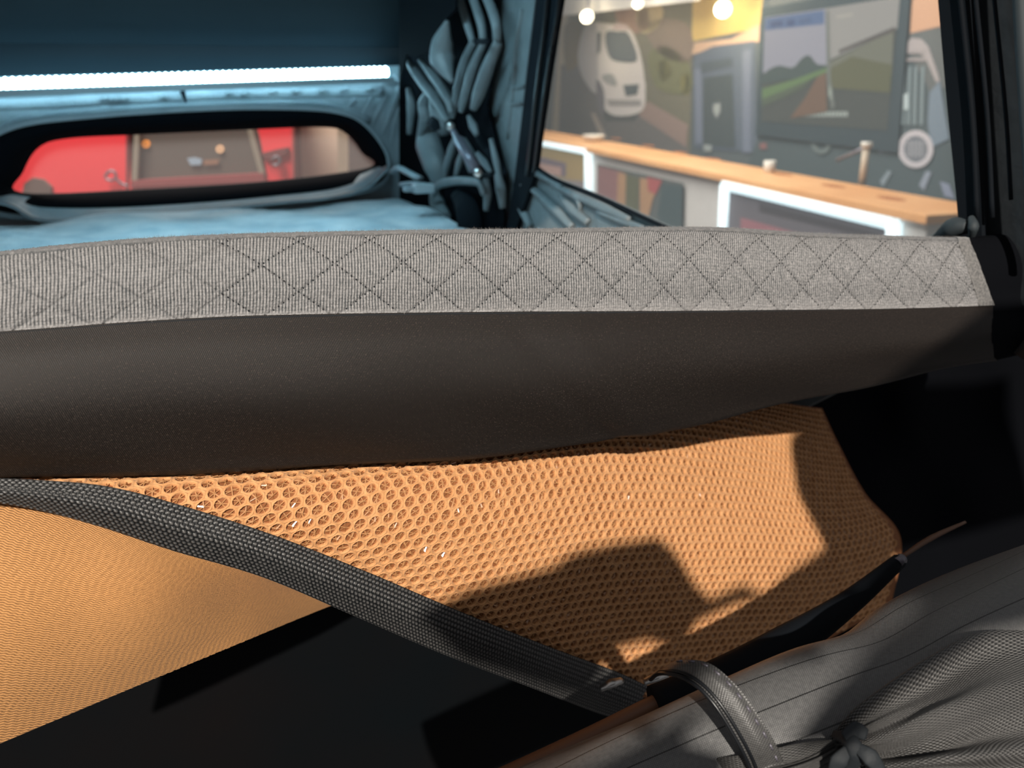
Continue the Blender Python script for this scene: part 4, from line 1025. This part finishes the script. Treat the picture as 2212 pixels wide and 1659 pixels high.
tvs('image_slope', [(1788, 136), (1860, 100), (1930, 64), (1926, 160), (1790, 166)], (150, 148, 128), .007)
tvs('image_grass', [(1790, 150), (1840, 122), (1926, 140), (1922, 200), (1792, 190)], (124, 122, 84), .010)
tvs('image_edge', [(1812, 116), (1812, 108), (1932, 58), (1936, 66)], (110, 100, 96), .009)
tvs('image_post', [(1784, 24), (1790, 22), (1794, 170), (1803, 230), (1796, 236), (1786, 170)], (150, 152, 142), .012)
tvs('image_glint', [(1790, 182), (1797, 196), (1796, 218), (1789, 204)], (200, 205, 190), .014)
tvs('image_text', [(1807, 40), (1807, 34), (1842, 28), (1842, 34)], (230, 220, 205), .009)
# caption strip: a row of small blurred letters
for i in range(14):
    x = 1720 + i * 8.1
    plate('caption_letter', [tvp(x, 252, .004), tvp(x, 241, .004), tvp(x + 5.4, 240.5, .004), tvp(x + 5.4, 251.5, .004)], C_('p_caption', (150, 160, 158)), -CNR, 0.002, tv)

# printed off-road front at the far right: round lamp, grille bars, bumper
front = empty('offroad_wall_panel', PW(1980, 250, .05), 'printed wall panel of a dark off road vehicle front with a round white ringed lamp', 'poster')
FK = 0.03
def fp(pts, rgb, nm, name, k, n=0):
    P = [PW(x, y, FK + k) for x, y in pts]
    if n: P = list(closed_path(P, n))
    plate(name, P, C_(nm, rgb), -CNR, 0.003, front)
fp([(1600, 400), (1640, 290), (1938, 320), (1965, -40), (2120, -80), (2130, 480)], (72, 84, 88), 'j_ground', 'print_ground', 0)
fp([(1966, 72), (1972, -40), (2060, -60), (2060, 55)], (196, 152, 122), 'j_tan', 'print_backdrop', .004)
fp([(1962, 110), (1966, 72), (2060, 50), (2070, 180), (2010, 200)], (92, 96, 96), 'j_shade', 'print_ridge', .004)
fp([(1958, 95), (1968, 82), (1990, 84), (2005, 100), (2026, 160), (2030, 176), (2022, 178), (2002, 132), (1992, 118), (1960, 112)], (160, 152, 152), 'j_rail', 'print_rail', .008)
for y in (116, 132):
    fp([(1956, y), (1958, y - 6), (2000, y - 8), (2000, y)], (150, 142, 142), 'j_rail2', 'print_bar', .009)
for x in (1950, 1962, 1975, 1990):
    fp([(x, 145), (x + 7, 143), (x + 4, 270), (x - 4, 270)], (118, 132, 136), 'j_bar', 'print_grille_bar', .008)
fp([(1952, 205), (1962, 200), (1962, 236), (1952, 238)], (175, 188, 190), 'j_hi', 'print_highlight', .012)
fp([(2008, 200), (2030, 175), (2050, 300), (2010, 320), (2004, 260)], (112, 126, 140), 'j_blue', 'print_wing', .008)
def ringp(cx_, cy_, r0, r1, rgb, nm, name, k, asp=1.0):
    o_ = [PW(cx_ + r1 * math.cos(t), cy_ + asp * r1 * math.sin(t), FK + k) for t in np.linspace(0, 2*np.pi, 36, endpoint=False)]
    i_ = [PW(cx_ + r0 * math.cos(t), cy_ + asp * r0 * math.sin(t), FK + k) for t in np.linspace(0, 2*np.pi, 36, endpoint=False)]
    plate(name, o_, C_(nm, rgb), -CNR, 0.003, front, holes=[i_])
ringp(1978, 322, 26, 38, (188, 182, 186), 'j_ring', 'print_lamp_ring', .012, 1.08)
fp([(1978 + 26 * math.cos(t), 322 + 28 * math.sin(t)) for t in np.linspace(0, 2*np.pi, 24, endpoint=False)], (108, 112, 120), 'j_lens', 'print_lamp_lens', .010)
for dx in (-12, -4, 4, 12):
    fp([(1976 + dx, 303), (1980 + dx, 303), (1980 + dx, 342), (1976 + dx, 342)], (150, 150, 156), 'j_mesh', 'print_lamp_bar', .014)
for dy in (-10, 0, 10):
    fp([(1956, 320 + dy), (2000, 320 + dy), (2000, 324 + dy), (1956, 324 + dy)], (150, 150, 156), 'j_mesh', 'print_lamp_bar', .015)
ringp(1774, 308, 13, 22, (100, 110, 110), 'j_knob', 'print_round_badge', .012, 1.15)
fp([(1640, 310), (1655, 308), (1656, 322), (1642, 322)], (130, 92, 92), 'j_red', 'print_red_mark', .008)
fp([(1895, 318), (1930, 312), (1932, 330), (1898, 330)], (130, 138, 150), 'j_arm', 'print_arm', .008)
fp([(1985, 400), (2000, 370), (2012, 372), (1996, 412)], (140, 146, 160), 'j_chr', 'print_chrome', .008)
fp([(2030, 392), (2050, 398), (2062, 430), (2040, 424)], (130, 136, 156), 'j_chr2', 'print_chrome', .008)
fp([(1900, 392), (1918, 368), (1926, 372), (1908, 404)], (130, 140, 148), 'j_chr3', 'print_chrome', .008)

# white valance along the top of the stand and its spot lamps
val = plate('stand_valance', [PW(1195, 36, .30), PW(1205, -60, .30), PW(1520, -110, .30), PW(1500, 2, .30)], M['white_panel'], -CNR, 0.05, label='white valance board above the printed van panel', cat='board')
for i, (x, y, r, s, lab) in enumerate([
    (1268, 36, .085, 7, 'warm spot lamp glowing above the printed van, leftmost on the stand'),
    (1378, 8, .06, 5, 'small warm spot lamp between the two larger lamps on the stand'),
    (1562, 20, .085, 10, 'bright yellow spot lamp over the printed truck cab')]):
    c = PW(x, y, 0.42 if i != 2 else 0.30)
    lm = empty('spot_lamp', c, lab, 'lamp', 'spot lamps on the exhibition stand')
    bmx = bmesh.new(); bmesh.ops.create_uvsphere(bmx, u_segments=18, v_segments=12, radius=r * 0.8); bmx.transform(Matrix.Translation(Vector(c)))
    me = bpy.data.meshes.new('bulb'); bmx.to_mesh(me); bmx.free()
    link('bulb', me, emission('bulb_glow', (1.0, 0.86, 0.60), s), lm)
    tube('lamp_arm', [c + UP * r * 0.7, c + UP * 0.22 - CNR * 0.02], 0.015, M['strut'], lm, seg=8)
    pl_ = bpy.data.lights.new('spot_lamp_light', 'POINT'); pl_.energy = (16, 8, 30)[i]; pl_.color = (1, 0.82, 0.55); pl_.shadow_soft_size = r
    po = bpy.data.objects.new('spot_lamp_light', pl_); col.objects.link(po); po.location = Vector(c + CNR * 0.12 - UP * 0.05)

# ================================================================== OUTSIDE, behind the rear window: red van
YR = 4.0
def RP(px, py, dy=0.0):
    return on(px, py, np.array([0, YR - dy, 0]), np.array([0, 1.0, 0]))
NY = np.array([0, 1.0, 0])
car = empty('red_van', (-1.8, YR + 0.6, 0), 'red van with a dark side window parked behind the oval tent window', 'van')
M['red'] = mat('red_paint', lin((240, 60, 68)), 0.45)
M['glass_dark'] = mat('tinted_glass', lin((92, 86, 80)), 0.15, spec=0.8)
M['beige'] = mat('beige_wall', lin((222, 202, 180)), 0.7)
# body: a rounded side with a window opening, then roof, lower body and wheels
wo = [RP(282, 397), RP(276, 300), RP(290, 250), RP(540, 230), RP(560, 290), RP(578, 382)]
plate('side_panel', [RP(-700, 900), RP(-700, 100), RP(-500, 40), RP(628, 40), RP(632, 500), RP(630, 900)], M['red'], NY, 0.04, car, holes=[wo])
plate('side_window', [RP(x, y, -0.025) for x, y in [(274, 405), (270, 240), (545, 222), (590, 400)]], M['glass_dark'], NY, 0.008, car)
for nm, pts in [('window_pillar', [RP(284, 392, .01), RP(290, 285, .01), RP(301, 285, .01), RP(296, 392, .01)]), ('window_pillar', [RP(534, 280, .01), RP(546, 280, .01), RP(574, 382, .01), RP(562, 384, .01)])]:
    plate(nm, pts, C_('pillar_grey', (140, 132, 118)), NY, 0.02, car)
plate('sill_moulding', [RP(280, 404, .015), RP(284, 390, .015), RP(570, 374, .015), RP(572, 392, .015)], C_('dark_red', (140, 62, 64)), NY, 0.03, car)
for x, y, c in [(315, 311, (240, 150, 60)), (475, 322, (225, 180, 140))]:
    o_ = [RP(x + 8 * math.cos(t), y + 8 * math.sin(t), -.015) for t in np.linspace(0, 2*np.pi, 20, endpoint=False)]
    i_ = [RP(x + 4 * math.cos(t), y + 4 * math.sin(t), -.015) for t in np.linspace(0, 2*np.pi, 20, endpoint=False)]
    plate('lamp_reflection', o_, mat('reflection_glow', lin(c), 0.4, emit=(lin(c)[:3], 0.8)), NY, 0.004, car, holes=[i_])  # glowing rings painted in for lamp reflections on the window
plate('window_sticker', [RP(x, y, -.014) for x, y in [(404, 342), (420, 340), (436, 344), (434, 356), (412, 357)]], C_('pale_blue', (150, 172, 190)), NY, 0.003, car)
plate('window_sticker', [RP(x, y, -.014) for x, y in [(440, 346), (474, 344), (470, 355), (440, 357)]], C_('warm_mark', (140, 104, 84)), NY, 0.003, car)
def hook(pts, r, m, name, parent=car):
    tube(name, [RP(x, y, .03) for x, y in pts], r, M[m], parent, seg=8)
hook([(226, 382), (236, 370), (248, 372), (250, 384), (240, 390), (228, 386)], 0.006, 'strut', 'latch_ring')
hook([(248, 384), (262, 396), (276, 402)], 0.006, 'strut', 'latch_arm')
hook([(588, 345), (596, 338), (605, 344), (600, 356), (590, 356)], 0.006, 'strut', 'mirror_hinge')
plate('door_seam', [RP(272, 900, .004), RP(272, 100, .004), RP(277, 100, .004), RP(277, 900, .004)], C_('seam_dark', (110, 45, 48)), NY, 0.006, car)
plate('mirror_pad', [RP(x, y, .02) for x, y in [(560, 332), (600, 322), (622, 318), (618, 332), (580, 345)]], C_('dark_red2', (110, 50, 52)), NY, 0.02, car)
plate('dark_shape', [RP(x, y, .02) for x, y in [(40, 460), (52, 396), (70, 384), (92, 388), (110, 404), (105, 460)]], C_('dark_item', (92, 76, 70)), NY, 0.03, car)  # plain grey-brown shape low on the left of the panel
box_axes('van_body', np.array([-3.0, YR + 0.95, 1.05]), ((1, 0, 0), (0, 1, 0), (0, 0, 1)), (1.95, 0.85, 0.72), C_('red_dark', (120, 40, 44)), car, 0.05)
for xw in (-4.0, -1.7):
    tube('wheel', [np.array([xw, YR - 0.02, 0.34]), np.array([xw, YR + 0.2, 0.34])], 0.33, M['black'], car, seg=24)
colm = empty('beige_column', RP(690, 330, -.3), 'beige column standing to the right of the red van', 'column')
def RQ(px, py): return on(px, py, np.array([0, YR + 0.5, 0]), NY)
plate('column_face', [RQ(652, 900), RQ(648, 50), RQ(726, 50), RQ(736, 900)], M['beige'], NY, 0.3, colm)
plate('column_side', [RQ(624, 900), RQ(618, 50), RQ(648, 50), RQ(652, 900)], C_('column_shade', (150, 136, 116)), NY, 0.3, colm)  # darker beige copy paints the column's shaded side
box_axes('wall_hall', np.array([-3.15, 9.2, 1.6]), ((1, 0, 0), (0, 1, 0), (0, 0, 1)), (3.35, 0.05, 1.7), C_('hall_wall', (84, 74, 72)), None, 0.0, kind='structure')
